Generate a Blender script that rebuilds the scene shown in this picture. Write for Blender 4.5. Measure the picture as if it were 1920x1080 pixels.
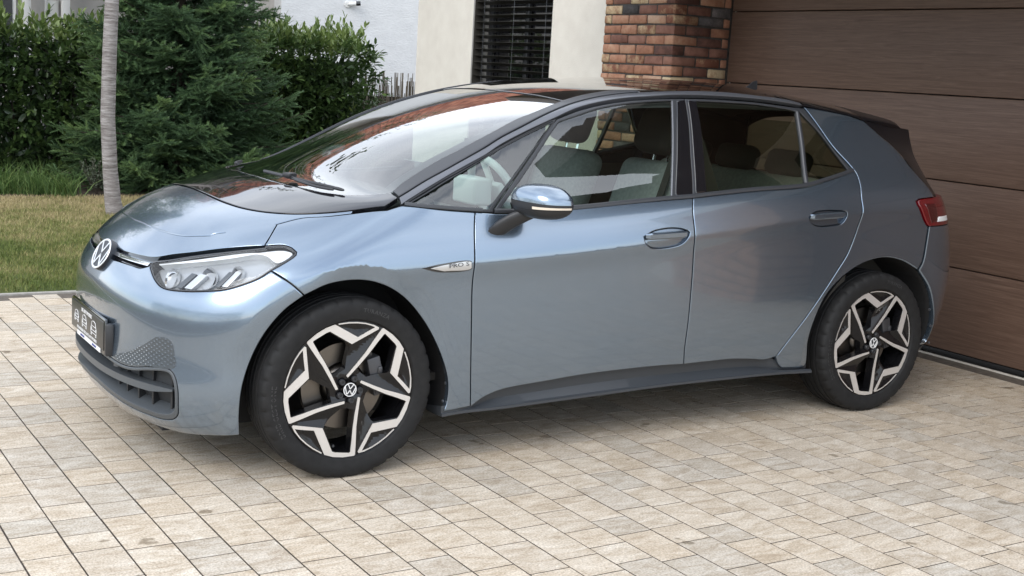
import bpy, bmesh, math, random
import numpy as np
from mathutils import Vector, Matrix
from mathutils.geometry import delaunay_2d_cdt
random.seed(7); np.random.seed(7)
for o in list(bpy.data.objects): bpy.data.objects.remove(o)
S = bpy.context.scene; C = S.collection
# ------------------------------------------------------------------ camera
cam = bpy.data.cameras.new('camera'); co = bpy.data.objects.new('camera', cam); C.objects.link(co); S.camera = co
cam.sensor_width = 36; cam.lens = 44.58; cam.clip_start = .05; cam.clip_end = 500
R_ = Vector((0.85220765, -0.52002836, 0.0575554)); U_ = Vector((0.03960212, 0.17380361, 0.98398373)); F_ = Vector((0.52170278, 0.83627915, -0.16871099))
M = Matrix((R_, U_, -F_)).transposed().to_4x4(); M.translation = (-1.9287, -5.0538, 1.5405); co.matrix_world = M
# ------------------------------------------------------------------ sky with broken cloud, veiled sun
SUN_EL, SUN_AZ = math.radians(38), math.radians(212)      # azimuth of the sun, from +x towards +y
W = bpy.data.worlds.new('World'); S.world = W; W.use_nodes = True
nt = W.node_tree; nt.nodes.clear(); N = nt.nodes.new; L = nt.links.new
out = N('ShaderNodeOutputWorld'); bg = N('ShaderNodeBackground'); bg.inputs[1].default_value = .15
sky = N('ShaderNodeTexSky'); sky.sky_type = 'NISHITA'; sky.sun_disc = False; sky.sun_elevation = SUN_EL
sky.sun_rotation = math.radians(90)-SUN_AZ; sky.air_density = 1.0; sky.dust_density = .5; sky.ozone_density = 1.0
tc = N('ShaderNodeTexCoord'); mp = N('ShaderNodeMapping'); mp.inputs['Scale'].default_value = (1.0, 1.0, 2.6); mp.inputs['Location'].default_value = (7.3, .4, 6.1); mp.inputs['Rotation'].default_value = (0, 0, math.pi)
nz = N('ShaderNodeTexNoise'); nz.inputs['Scale'].default_value = 1.35; nz.inputs['Detail'].default_value = 7; nz.inputs['Roughness'].default_value = .55
rp = N('ShaderNodeValToRGB'); rp.color_ramp.elements[0].position = .36; rp.color_ramp.elements[1].position = .64; rp.color_ramp.elements[0].color = (.42,.42,.42,1)
mx = N('ShaderNodeMix'); mx.data_type = 'RGBA'; mx.inputs[7].default_value = (8.8, 9.2, 9.8, 1)
L(tc.outputs['Generated'], mp.inputs[0]); L(mp.outputs[0], nz.inputs[0]); L(nz.outputs[0], rp.inputs[0]); L(rp.outputs[0], mx.inputs[0])
L(sky.outputs[0], mx.inputs[6]); L(mx.outputs[2], bg.inputs[0]); L(bg.outputs[0], out.inputs[0])
sl = bpy.data.lights.new('sun', 'SUN'); sl.energy = 1.0; sl.angle = math.radians(35); sl.color = (1, .95, .87)
so = bpy.data.objects.new('sun', sl); C.objects.link(so)
sd = Vector((math.cos(SUN_EL)*math.cos(SUN_AZ), math.cos(SUN_EL)*math.sin(SUN_AZ), math.sin(SUN_EL)))
so.rotation_euler = sd.to_track_quat('Z', 'Y').to_euler()
S.view_settings.view_transform = 'Standard'; S.view_settings.look = 'None'; S.view_settings.exposure = .84; S.view_settings.gamma = 1; S.view_settings.use_curve_mapping = False
S.render.engine = 'CYCLES'; S.cycles.max_bounces = 10; S.cycles.transparent_max_bounces = 24; S.cycles.glossy_bounces = 5; S.cycles.caustics_reflective = False; S.cycles.caustics_refractive = False
S.cycles.use_denoising = True; S.cycles.sample_clamp_indirect = 6

# ---------- smooth interpolation (natural cubic spline) ----------
class Spl:
    def __init__(s, pts):
        p = np.array(pts, float); s.x = p[:, 0]; s.y = p[:, 1]
        n = len(p); h = np.diff(s.x)
        A = np.eye(n); b = np.zeros(n)
        for i in range(1, n-1):
            A[i, i-1] = h[i-1]; A[i, i] = 2*(h[i-1]+h[i]); A[i, i+1] = h[i]
            b[i] = 6*((s.y[i+1]-s.y[i])/h[i]-(s.y[i]-s.y[i-1])/h[i-1])
        s.m = np.linalg.solve(A, b)
    def __call__(s, v, d=False):
        v = np.asarray(v, float)
        lo, hi = s.x[0], s.x[-1]
        c = np.clip(v, lo, hi)
        i = np.clip(np.searchsorted(s.x, c)-1, 0, len(s.x)-2)
        h = s.x[i+1]-s.x[i]; a = (s.x[i+1]-c)/h; b = (c-s.x[i])/h
        y = a*s.y[i]+b*s.y[i+1]+((a**3-a)*s.m[i]+(b**3-b)*s.m[i+1])*h*h/6
        dy = (s.y[i+1]-s.y[i])/h+((1-3*a*a)*s.m[i]+(3*b*b-1)*s.m[i+1])*h/6
        y = y+dy*(v-c)
        return dy if d else y
def sstep(a, b, v):
    t = np.clip((np.asarray(v, float)-a)/(b-a), 0, 1); return t*t*(3-2*t)
def smax(a, b, k):
    h = np.maximum(k-np.abs(a-b), 0)/k
    return np.maximum(a, b)+h*h*h*k/6
# ---------- body curves (metres; x=0 at the front axle, +x to the tail, z up) ----------
XF = Spl([(.10,-.60),(.18,-.695),(.25,-.735),(.33,-.752),(.42,-.742),(.52,-.738),(.60,-.742),(.67,-.738),(.73,-.716),(.79,-.675),(.9,-.55)])
XR = Spl([(.10,3.36),(.2,3.44),(.35,3.525),(.5,3.565),(.65,3.572),(.8,3.55),(.9,3.515),(1.0,3.455),(1.15,3.365),(1.30,3.285),(1.45,3.21),(1.6,3.13)])
TC = Spl([(-.80,.66),(-.66,.815),(-.58,.885),(-.48,.943),(-.36,.987),(-.25,1.02),(-.12,1.057),(.0,1.082),(.2,1.155),(.5,1.288),(.8,1.393),(1.04,1.455),(1.3,1.499),(1.6,1.528),(2.0,1.541),(2.4,1.531),(2.7,1.502),(2.95,1.472),(3.15,1.441),(3.3,1.412),(3.6,1.32)])
KP = Spl([(-.7,.30),(-.3,.42),(0,.42),(.3,.40),(.7,.32),(1.1,.2),(1.6,.08),(2.2,.0),(3.3,.1)])
KC = Spl([(-.7,.08),(-.3,.08),(0,.07),(.3,.065),(.7,.06),(1.1,.08),(1.6,.10),(2.2,.12),(2.7,.17),(3.0,.18),(3.4,.18)])
ZC = Spl([(-.8,.74),(-.3,.765),(.2,.79),(.47,.803),(.8,.822),(1.2,.853),(1.56,.889),(2.0,.935),(2.4,.972),(2.62,.985),(3.0,1.0),(3.5,1.01)])
PU = Spl([(-.02,.0),(0,0),(.04,-.007),(.09,-.022),(.14,-.044),(.19,-.069),(.30,-.115),(.42,-.166),(.52,-.212),(.62,-.265),(.75,-.35)])
PL = Spl([(-.76,-.064),(-.66,-.044),(-.55,-.029),(-.40,-.0175),(-.25,-.0125),(-.12,-.0095),(-.05,-.0055),(0,0),(.02,0)])
PX = Spl([(-.9,-.004),(-.5,-.002),(0,0),(.6,.001),(1.4,.0),(2.2,-.002),(2.8,-.008),(3.2,-.022),(3.6,-.045)])
PX2 = Spl([(-.9,0),(0,0),(1.0,0.),(1.8,-.004),(2.5,-.016),(3.0,-.040),(3.6,-.075)])
WZ, RW = .342, (.416, .468)
def base_w(x, z):
    d = z-ZC(x)
    up = PU(np.maximum(d, 0)); lo = PL(np.minimum(d, 0))
    return .905+np.where(d > 0, up, lo)+PX(x)+PX2(x)*sstep(.02, .5, d)
def side_w(x, z):
    w = base_w(x, z)
    for xc in (0., 2.77):
        dx = x-xc; dz = z-WZ; r = np.sqrt(dx*dx+dz*dz); Ro = RW[1]
        near = r < Ro+.03
        if not np.any(near): continue
        k = Ro/np.maximum(r, .3)
        wq = base_w(xc+dx*np.maximum(k, 1), np.maximum(WZ+dz*np.maximum(k, 1), .16))-.15*(Ro-r)
        fade = 1-.8*sstep(.22, .46, dx)                      # the flat lip dies out behind the wheel
        h = np.maximum(.0022-np.abs(r-Ro), 0)
        w = np.where(r < Ro, w+(wq-w)*fade, w)
    return w
AF, NF, AR, NR = .66, 2.5, .50, 2.7
def G(P):
    x, y, z = P[..., 0], np.abs(P[..., 1]), P[..., 2]
    w = side_w(x, z)
    zz = np.clip(z, .1, 1.6)
    uf = np.maximum((XF(zz)+AF-x)/AF, 0); ur = np.maximum((x-(XR(zz)-AR))/AR, 0)
    v = np.maximum(y/w, 1e-9)
    n = np.where(ur > 0, NR, NF)
    rho = ((uf+ur)**n+v**n)**(1/n)
    gs = (rho-1)*.82
    xp = x-KP(x)*y*y
    T = TC(xp)-KC(x)*y*y
    gt = (z-T)/np.sqrt(1+TC(xp, True)**2)
    k = .05+.13*sstep(.5, -.2, x)
    return smax(gs, gt, k)
def grad(P, e=4e-4):
    g = np.zeros(P.shape)
    for i in range(3):
        d = np.zeros(3); d[i] = e
        g[..., i] = (G(P+d)-G(P-d))/(2*e)
    return g/np.maximum(np.linalg.norm(g, axis=-1, keepdims=True), 1e-9)
def cast(O, D, t1, it=20):
    """surface point on the way out from inside points O along D"""
    n = 64; N = len(O)
    ts = np.linspace(0, t1, n); a = np.zeros(N); b = np.full(N, t1)
    for c in range(0, N, 3000):
        o, d = O[c:c+3000], D[c:c+3000]
        g = G(o[None]+d[None]*ts[:, None, None]) > 0; g[0] = False
        k = np.argmax(g, 0); hit = g.any(0)
        a[c:c+3000] = np.where(hit, ts[np.maximum(k-1, 0)], ts[-2]); b[c:c+3000] = np.where(hit, ts[k], t1)
    for _ in range(it):
        m = (a+b)/2; o = G(O+D*m[:, None]) > 0
        b = np.where(o, m, b); a = np.where(o, a, m)
    return O+D*((a+b)/2)[:, None]
# parameter maps: 2-D (metres-like) -> point inside + outward direction
def para(kind, uv):
    u, v = uv[:, 0], uv[:, 1]; z0 = np.zeros_like(u)
    if kind == 'side':   return np.stack([u, z0-.02, v], 1), np.tile([0, -1., 0], (len(u), 1)), 1.2
    if kind == 'front':  a = u/.8; return np.stack([z0, z0, v], 1), np.stack([-np.cos(a), -np.sin(a), z0], 1), 1.4
    if kind == 'rear':   return np.stack([z0+1.8, z0, v], 1), np.stack([np.cos(u), -np.sin(u), z0], 1), 2.0
    if kind == 'nose':   a = v/.75; return np.stack([z0+.25, u, z0+.40], 1), np.stack([-np.cos(a), z0, np.sin(a)], 1), 1.3
    if kind == 'top':    return np.stack([u, v, z0+.55], 1), np.tile([0, 0, 1.], (len(u), 1)), 1.2
    if kind == 'shoulder': a = v/.45; return np.stack([u, z0-.42, z0+.62], 1), np.stack([z0, -np.cos(a), np.sin(a)], 1), 1.1
    if kind == 'hoodr':  a = v/.6; return np.stack([u, z0, z0+.35], 1), np.stack([z0, np.sin(a), np.cos(a)], 1), 1.3
def unpara(kind, P):
    x, y, z = P[:, 0], P[:, 1], P[:, 2]
    if kind == 'side': return np.stack([x, z], 1)
    if kind == 'front': return np.stack([.8*np.arctan2(-y, -x), z], 1)
    if kind == 'rear': return np.stack([np.arctan2(-y, x-1.8), z], 1)
    if kind == 'nose': return np.stack([y, .75*np.arctan2(z-.40, .25-x)], 1)
    if kind == 'top': return np.stack([x, y], 1)
    if kind == 'shoulder': return np.stack([x, .45*np.arctan2(z-.62, -(y+.42))], 1)
    if kind == 'hoodr': return np.stack([x, .6*np.arctan2(y, z-.35)], 1)
def onto(kind, uv):
    O, D, t = para(kind, uv); return cast(O, D, t)
T3 = {
'door_front_cut': [(0.5157,-0.8369,0.9957),(0.4951,-0.8772,0.9113),(0.4849,-0.9002,0.7513),(0.4919,-0.8941,0.5845),(0.505,-0.8867,0.3722),(0.5193,-0.8738,0.2272)],
'b_cut': [(1.579,-0.8507,1.05),(1.562,-0.8802,0.9852),(1.562,-0.9022,0.9087),(1.565,-0.9022,0.8632),(1.573,-0.8949,0.7589),(1.577,-0.8916,0.6198),(1.578,-0.8877,0.5026),(1.577,-0.8808,0.3956),(1.585,-0.8734,0.3213)],
'rear_cut': [(2.558,-0.8271,1.171),(2.565,-0.8361,1.155),(2.566,-0.8615,1.108),(2.556,-0.8846,1.053),(2.56,-0.9004,0.9879),(2.549,-0.8953,0.9302),(2.536,-0.8922,0.8801),(2.517,-0.8909,0.8253),(2.496,-0.8901,0.7806),(2.448,-0.8891,0.7143),(2.383,-0.8871,0.6263),(2.292,-0.8818,0.507),(2.201,-0.8732,0.398),(2.135,-0.8636,0.3153)],
'door_bottom_f': [(0.5193,-0.8738,0.2272),(0.5791,-0.8775,0.2637),(0.6437,-0.8792,0.2844),(0.7122,-0.8798,0.294),(0.8421,-0.8797,0.3031),(1.049,-0.8794,0.3179),(1.267,-0.8778,0.3237),(1.451,-0.8756,0.3246),(1.585,-0.8734,0.3213)],
'door_bottom_r': [(1.585,-0.8734,0.3213),(1.735,-0.8714,0.3232),(1.861,-0.8695,0.3235),(1.989,-0.866,0.3137),(2.071,-0.8631,0.3048),(2.135,-0.8636,0.3153)],
'sill_low': [(0.3947,-0.8679,0.2021),(0.5103,-0.871,0.2046),(0.6548,-0.87,0.2051),(0.8562,-0.869,0.2111),(1.173,-0.8663,0.2205),(1.515,-0.8618,0.2303),(1.885,-0.8543,0.2326),(2.147,-0.848,0.2319),(2.371,-0.8315,0.224)],
'sill_top': [(0.3938,-0.8687,0.2099),(0.5196,-0.8735,0.225),(0.5796,-0.877,0.2592),(0.6443,-0.8788,0.28),(0.7128,-0.8793,0.2895),(0.8427,-0.8793,0.2986),(1.05,-0.879,0.3133),(1.268,-0.8773,0.3189),(1.452,-0.875,0.3197),(1.586,-0.8728,0.3164),(1.736,-0.8708,0.3182),(1.862,-0.8688,0.3184),(1.99,-0.8652,0.3085),(2.074,-0.8614,0.2942),(2.188,-0.8515,0.2536),(2.364,-0.8364,0.2421)],
'fender_low': [(0.5193,-0.8738,0.2272),(0.4671,-0.8735,0.2223),(0.3987,-0.8699,0.2161)],
'belt_fender': [(0.2151,-0.7984,1.018),(0.3371,-0.8259,1.01),(0.5157,-0.8369,0.9957)],
'belt_f': [(0.5157,-0.8369,0.9957),(0.6225,-0.8428,0.9895),(0.768,-0.8454,0.993),(1.004,-0.8455,1.009),(1.271,-0.846,1.03),(1.579,-0.8507,1.05)],
'belt_r': [(1.579,-0.8507,1.05),(1.907,-0.8527,1.078),(2.223,-0.857,1.098),(2.316,-0.8518,1.115),(2.425,-0.8422,1.139),(2.558,-0.8271,1.171)],
'glassbot_q': [(0.2445,-0.7942,1.028),(0.3395,-0.8204,1.021),(0.4635,-0.828,1.012),(0.5795,-0.8323,1.009)],
'glassbot_f': [(0.6304,-0.8364,1.003),(0.7699,-0.8415,1.001),(1.006,-0.8416,1.017),(1.274,-0.8414,1.039),(1.472,-0.8424,1.056)],
'glassbot_r': [(1.663,-0.8436,1.072),(1.912,-0.8457,1.092),(2.228,-0.8494,1.113)],
'glassbot_rq': [(2.256,-0.8474,1.119),(2.378,-0.8374,1.146),(2.521,-0.8251,1.174)],
'L1': [(0.2262,-0.6977,1.057),(0.2947,-0.6622,1.093),(0.4358,-0.6386,1.166),(0.5505,-0.641,1.222),(0.6988,-0.6315,1.292),(0.8327,-0.6049,1.348),(0.8958,-0.6005,1.369),(1.08,-0.5539,1.426),(1.17,-0.5302,1.447),(1.265,-0.5197,1.464),(1.39,-0.5173,1.481),(1.46,-0.566,1.483)],
'L2': [(0.2252,-0.7544,1.042),(0.2545,-0.7442,1.054),(0.3464,-0.7207,1.097),(0.4547,-0.7169,1.151),(0.6124,-0.7125,1.231),(0.6913,-0.6991,1.272),(0.8081,-0.6826,1.322),(0.9405,-0.6509,1.373),(1.077,-0.6172,1.416),(1.213,-0.5944,1.446),(1.339,-0.5878,1.466),(1.44,-0.5929,1.477)],
'rail_top': [(1.44,-0.5929,1.477),(1.636,-0.6033,1.492),(1.835,-0.614,1.499),(2.065,-0.6509,1.492),(2.22,-0.6621,1.484),(2.308,-0.6767,1.471)],
'rail_top2': [(2.308,-0.6767,1.471),(2.477,-0.6533,1.462),(2.636,-0.632,1.444),(2.702,-0.685,1.421)],
'L3': [(0.2156,-0.7973,1.019),(0.2474,-0.7858,1.034),(0.3331,-0.7648,1.075),(0.4356,-0.7536,1.127),(0.5954,-0.7439,1.204),(0.6748,-0.7287,1.246),(0.7914,-0.7116,1.296),(0.957,-0.6865,1.359),(1.085,-0.6637,1.404),(1.212,-0.6528,1.433),(1.337,-0.6489,1.452),(1.456,-0.6519,1.462),(1.598,-0.6525,1.474),(1.795,-0.6613,1.479),(2.045,-0.6749,1.475),(2.232,-0.6871,1.462),(2.324,-0.6932,1.453)],
'ctop': [(2.324,-0.6932,1.453),(2.479,-0.6986,1.438),(2.611,-0.7018,1.422),(2.706,-0.7113,1.4)],
'quarter_top': [(0.245,-0.7931,1.029),(0.3294,-0.7724,1.07),(0.4319,-0.7608,1.122),(0.5931,-0.7485,1.199),(0.7771,-0.72,1.282),(0.9489,-0.6916,1.351)],
'quarter_right': [(0.9489,-0.6916,1.351),(0.8766,-0.7225,1.286),(0.793,-0.7546,1.209),(0.6801,-0.796,1.103),(0.5795,-0.8323,1.009)],
'fglass_left': [(0.6304,-0.8364,1.003),(0.7427,-0.7933,1.113),(0.8378,-0.7555,1.21),(0.9151,-0.7223,1.289),(0.9731,-0.6975,1.345)],
'fglass_top': [(0.9731,-0.6975,1.345),(1.072,-0.6868,1.374),(1.182,-0.6749,1.405),(1.324,-0.6681,1.43),(1.446,-0.6674,1.443),(1.573,-0.6678,1.453)],
'fglass_right': [(1.573,-0.6678,1.453),(1.544,-0.7251,1.333),(1.512,-0.7815,1.201),(1.472,-0.8424,1.056)],
'rglass_left': [(1.703,-0.6725,1.456),(1.7,-0.7189,1.36),(1.684,-0.7774,1.226),(1.663,-0.8436,1.072)],
'rglass_top': [(1.703,-0.6725,1.456),(1.853,-0.6795,1.456),(2.035,-0.6882,1.453),(2.221,-0.7009,1.438),(2.269,-0.7049,1.431)],
'rglass_right': [(2.269,-0.7049,1.431),(2.256,-0.7717,1.284),(2.228,-0.8494,1.113)],
'rq_left': [(2.295,-0.7059,1.429),(2.276,-0.777,1.273),(2.256,-0.8474,1.119)],
'rq_right': [(2.295,-0.7059,1.429),(2.382,-0.7456,1.346),(2.463,-0.7911,1.246),(2.521,-0.8251,1.174)],
'b_gap': [(1.643,-0.6669,1.461),(1.634,-0.717,1.359),(1.611,-0.7753,1.225),(1.596,-0.8201,1.115),(1.579,-0.8507,1.05)],
'c_front': [(2.324,-0.6932,1.453),(2.38,-0.7291,1.381),(2.45,-0.7754,1.281),(2.526,-0.8093,1.206),(2.558,-0.8271,1.171)],
'c_rear': [(2.706,-0.7113,1.4),(2.804,-0.7455,1.329),(2.857,-0.7589,1.296),(2.919,-0.7791,1.245),(2.982,-0.8169,1.168),(3.038,-0.8421,1.113),(3.088,-0.8587,1.058)],
'lamp_low': [(2.936,-0.8873,1.034),(2.942,-0.8908,1.018),(3.034,-0.8817,0.9175),(3.049,-0.8806,0.908)],
'lamp_top': [(2.936,-0.8873,1.034),(2.957,-0.8844,1.042),(3.083,-0.8634,1.05)],
'rbump_cut': [(3.05,-0.8804,0.904),(3.047,-0.8786,0.8174),(3.042,-0.8772,0.7464),(3.019,-0.8708,0.6907)],
'arch_rear': [(2.188,-0.8515,0.2536),(2.336,-0.8427,0.2464),(2.352,-0.8416,0.257),(2.328,-0.8664,0.3811),(2.351,-0.8785,0.5008),(2.4,-0.8839,0.6),(2.493,-0.8838,0.6793),(2.617,-0.8824,0.7384),(2.761,-0.8797,0.762),(2.892,-0.8753,0.7423),(3.019,-0.8708,0.6907)],
'arch_rear2': [(3.019,-0.8708,0.6907),(3.105,-0.8661,0.6099),(3.185,-0.8496,0.4878),(3.228,-0.8257,0.4073),(3.271,-0.7879,0.2975)],
'rq_low': [(2.135,-0.8636,0.3153),(2.159,-0.8566,0.277),(2.188,-0.8515,0.2536)],
'arch_f_back': [(0.3987,-0.8699,0.2161),(0.4083,-0.8743,0.2502),(0.4096,-0.8808,0.3214),(0.395,-0.884,0.3846),(0.3503,-0.885,0.4881),(0.2861,-0.884,0.5904),(0.2038,-0.8888,0.6777),(0.109,-0.8956,0.7339),(0.0145,-0.8926,0.7553),(-0.1088,-0.8934,0.7456),(-0.2,-0.8877,0.708)],
'arch_f_front': [(-0.2,-0.8877,0.708),(-0.2684,-0.8717,0.6528),(-0.3308,-0.8508,0.5679),(-0.3717,-0.8309,0.4729),(-0.3981,-0.8212,0.3734),(-0.403,-0.8096,0.2697),(-0.3913,-0.7835,0.1808)],
'bump_cut': [(-0.3015,-0.8192,0.7901),(-0.244,-0.8747,0.7475),(-0.2,-0.8877,0.708)],
'hl_low': [(-0.62,-0.4154,0.7571),(-0.6241,-0.4504,0.7373),(-0.6229,-0.5046,0.7098),(-0.6141,-0.5456,0.6946),(-0.5999,-0.5779,0.6911),(-0.5574,-0.6444,0.6944),(-0.5108,-0.6992,0.7023),(-0.4504,-0.7542,0.7153),(-0.3974,-0.7874,0.7362),(-0.3424,-0.8122,0.7631),(-0.3015,-0.8192,0.7901)],
'hl_tip': [(-0.3015,-0.8192,0.7901),(-0.2406,-0.8259,0.8249),(-0.2099,-0.8229,0.8452),(-0.2049,-0.8148,0.8548),(-0.2147,-0.7922,0.867),(-0.2374,-0.7645,0.8739),(-0.2929,-0.7272,0.8667)],
'hl_top': [(-0.2948,-0.7323,0.8627),(-0.4015,-0.6559,0.8393),(-0.5002,-0.5623,0.812),(-0.5708,-0.4781,0.7852),(-0.6082,-0.4192,0.7692),(-0.62,-0.4154,0.7571)],
'hood_hl': [(-0.6337,-0.3047,0.7749),(-0.6028,-0.4021,0.781),(-0.5478,-0.4849,0.8043),(-0.4964,-0.5502,0.8208),(-0.4076,-0.6353,0.846),(-0.2929,-0.7272,0.8667)],
'hood_nose': [(-0.6571,-0.1655,0.7716),(-0.647,-0.2385,0.7732),(-0.6337,-0.3047,0.7749)],
'hood_fender': [(-0.2929,-0.7272,0.8667),(-0.2603,-0.698,0.8986),(-0.224,-0.6602,0.9305)],
'bump_top': [(-0.6845,-0.1491,0.7377),(-0.6736,-0.2354,0.7401),(-0.6581,-0.3201,0.741),(-0.6433,-0.3819,0.7406),(-0.6219,-0.4186,0.7537)],
'panel_front': [(-0.3137,-0.3241,0.9785),(-0.2803,-0.4474,0.9687),(-0.2353,-0.533,0.9649),(-0.1836,-0.5974,0.9656),(-0.1273,-0.6486,0.9698),(-0.0357,-0.709,0.9814),(0.0439,-0.7474,0.9943),(0.1548,-0.7828,1.012)],
'panel_side': [(0.1548,-0.7828,1.012),(0.1896,-0.7691,1.027),(0.2218,-0.7524,1.041)],
'ws_low': [(0.0619,-0.6166,1.036),(0.1442,-0.666,1.044),(0.2166,-0.6993,1.054)],
'grille': [(-0.7332,-0.2697,0.3871),(-0.7125,-0.3914,0.3787),(-0.6928,-0.4607,0.3832),(-0.6577,-0.5467,0.4005),(-0.6209,-0.6161,0.4099),(-0.6049,-0.643,0.4053),(-0.5949,-0.6619,0.3844),(-0.5885,-0.6752,0.3396),(-0.5843,-0.6687,0.2817),(-0.5802,-0.6536,0.2412),(-0.586,-0.6292,0.2194),(-0.607,-0.5798,0.2062),(-0.6547,-0.4738,0.2088),(-0.6867,-0.3732,0.2146),(-0.7144,-0.2506,0.2283),(-0.7315,-0.0763,0.2423)],
'bump_bot': [(-0.3913,-0.7835,0.1808),(-0.4061,-0.7751,0.178),(-0.4851,-0.7023,0.1658),(-0.5375,-0.6168,0.1541),(-0.588,-0.5191,0.1535),(-0.6339,-0.4027,0.1591),(-0.6828,-0.3738,0.2082)],
'hood_crease': [(-0.523,0.2213,0.8852),(-0.5467,0.111,0.8768),(-0.5576,-0.0137,0.871),(-0.5569,-0.1011,0.8695),(-0.5493,-0.2191,0.8661),(-0.5349,-0.3094,0.8637),(-0.5162,-0.3818,0.8624),(-0.493,-0.4373,0.8644),(-0.4662,-0.4799,0.8699),(-0.423,-0.5325,0.8798),(-0.4202,-0.5291,0.8827),(-0.3831,-0.5604,0.893)],
'badge': [(0.2576,-0.9056,0.794),(0.3405,-0.9046,0.8084),(0.4711,-0.9049,0.8139),(0.4729,-0.9047,0.7873),(0.3426,-0.904,0.776),(0.3011,-0.9049,0.7825)],
'badge_in': [(0.2934,-0.9056,0.7929),(0.3699,-0.9052,0.8056),(0.4688,-0.9052,0.811),(0.4703,-0.905,0.7894),(0.3535,-0.9045,0.7808)],
'dimples': [(-0.6381,-0.573,0.5186),(-0.6199,-0.6077,0.5228),(-0.6009,-0.6397,0.5129),(-0.5929,-0.6533,0.4631),(-0.5921,-0.659,0.4216),(-0.661,-0.5383,0.4027),(-0.7095,-0.4016,0.3828),(-0.7253,-0.3142,0.3965),(-0.6966,-0.4238,0.435),(-0.6678,-0.5056,0.4747)],
'handle_f': [(1.295,-0.9007,0.8917),(1.341,-0.8965,0.9129),(1.388,-0.8951,0.9224),(1.453,-0.8956,0.9267),(1.505,-0.8985,0.9202),(1.534,-0.9019,0.9076),(1.518,-0.9044,0.8778),(1.494,-0.9028,0.8592),(1.443,-0.9021,0.8476),(1.377,-0.9025,0.8429),(1.331,-0.9038,0.8482),(1.303,-0.9048,0.8675)],
'handle_r': [(2.222,-0.9022,0.9651),(2.253,-0.8992,0.9856),(2.303,-0.8983,0.993),(2.378,-0.899,0.9939),(2.459,-0.9012,0.9826),(2.454,-0.8999,0.9535),(2.432,-0.8974,0.9318),(2.373,-0.8972,0.9233),(2.296,-0.8981,0.9214),(2.251,-0.9003,0.9325),(2.228,-0.9025,0.95)],
'hl_white': [(-0.604,-0.4268,0.7709),(-0.4056,-0.6679,0.8297),(-0.2992,-0.7357,0.8582),(-0.2332,-0.7794,0.8664),(-0.214,-0.8076,0.8558),(-0.2738,-0.8095,0.8194),(-0.3108,-0.7496,0.8423),(-0.5059,-0.5807,0.7979),(-0.6015,-0.4516,0.764)],
'div_mid': [(0.6023,-0.8347,1.005),(0.6905,-0.8002,1.093),(0.8079,-0.7549,1.209),(0.8871,-0.7218,1.289),(0.9642,-0.6874,1.359)],
'dframe_f': [(0.9642,-0.6874,1.359),(1.081,-0.6712,1.397),(1.206,-0.6613,1.425),(1.331,-0.6575,1.444),(1.452,-0.6582,1.456),(1.592,-0.6606,1.465),(1.646,-0.6622,1.467)],
'dframe_r': [(1.646,-0.6622,1.467),(1.792,-0.6683,1.47),(2.04,-0.6812,1.466),(2.228,-0.6924,1.454),(2.322,-0.6956,1.449)],
'qframe': [(0.2151,-0.7984,1.018),(0.2457,-0.7894,1.032),(0.3312,-0.7687,1.072),(0.4337,-0.7573,1.125),(0.5942,-0.7462,1.202),(0.6732,-0.7318,1.242),(0.7899,-0.7145,1.292),(0.9642,-0.6874,1.359)],
'belt_q': [(0.2151,-0.7984,1.018),(0.3371,-0.8259,1.01),(0.5157,-0.8369,0.9957),(0.5995,-0.8407,0.9925)],
'belt_f2': [(0.5995,-0.8407,0.9925),(0.7682,-0.8449,0.994),(1.004,-0.8455,1.009),(1.271,-0.846,1.03),(1.579,-0.8507,1.05)],
'bp1': [(1.593,-0.6683,1.454),(1.562,-0.7255,1.333),(1.529,-0.782,1.201),(1.489,-0.8426,1.057)],
'bp2': [(1.655,-0.6672,1.461),(1.645,-0.7176,1.358),(1.625,-0.7757,1.225),(1.609,-0.8206,1.115),(1.597,-0.8433,1.066)],
'strip': [(1.574,-0.6678,1.453),(1.546,-0.7251,1.333),(1.513,-0.7816,1.201),(1.473,-0.8424,1.056)],
'wiper1': [(-0.0725,-0.1296,1.064),(-0.0548,-0.2395,1.062),(-0.0218,-0.3779,1.055),(0.0191,-0.4899,1.048),(0.0665,-0.6064,1.039)],
'wiper2': [(-0.0345,-0.3058,1.06),(-0.0311,-0.379,1.053),(-0.0046,-0.4944,1.043),(0.0359,-0.5772,1.038)],
'lamp_in': [(2.974,-0.8882,1.025),(3.113,-0.8649,1.024),(3.164,-0.8519,1.002)],
'gb_f2': [(0.6023,-0.8347,1.005),(0.7701,-0.841,1.002),(1.006,-0.8416,1.017),(1.274,-0.8414,1.039),(1.472,-0.8424,1.056),(1.583,-0.8443,1.063)],
'gb_r2': [(1.583,-0.8443,1.063),(1.662,-0.8441,1.071),(1.912,-0.8457,1.092),(2.228,-0.8494,1.113),(2.322,-0.8434,1.131),(2.431,-0.8347,1.153),(2.544,-0.8233,1.178)],
'fin_edge': [(3.151,-0.6,1.362),(3.159,-0.61,1.312),(3.175,-0.63,1.239),(3.218,-0.68,1.132),(3.242,-0.74,1.039)],
}
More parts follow.
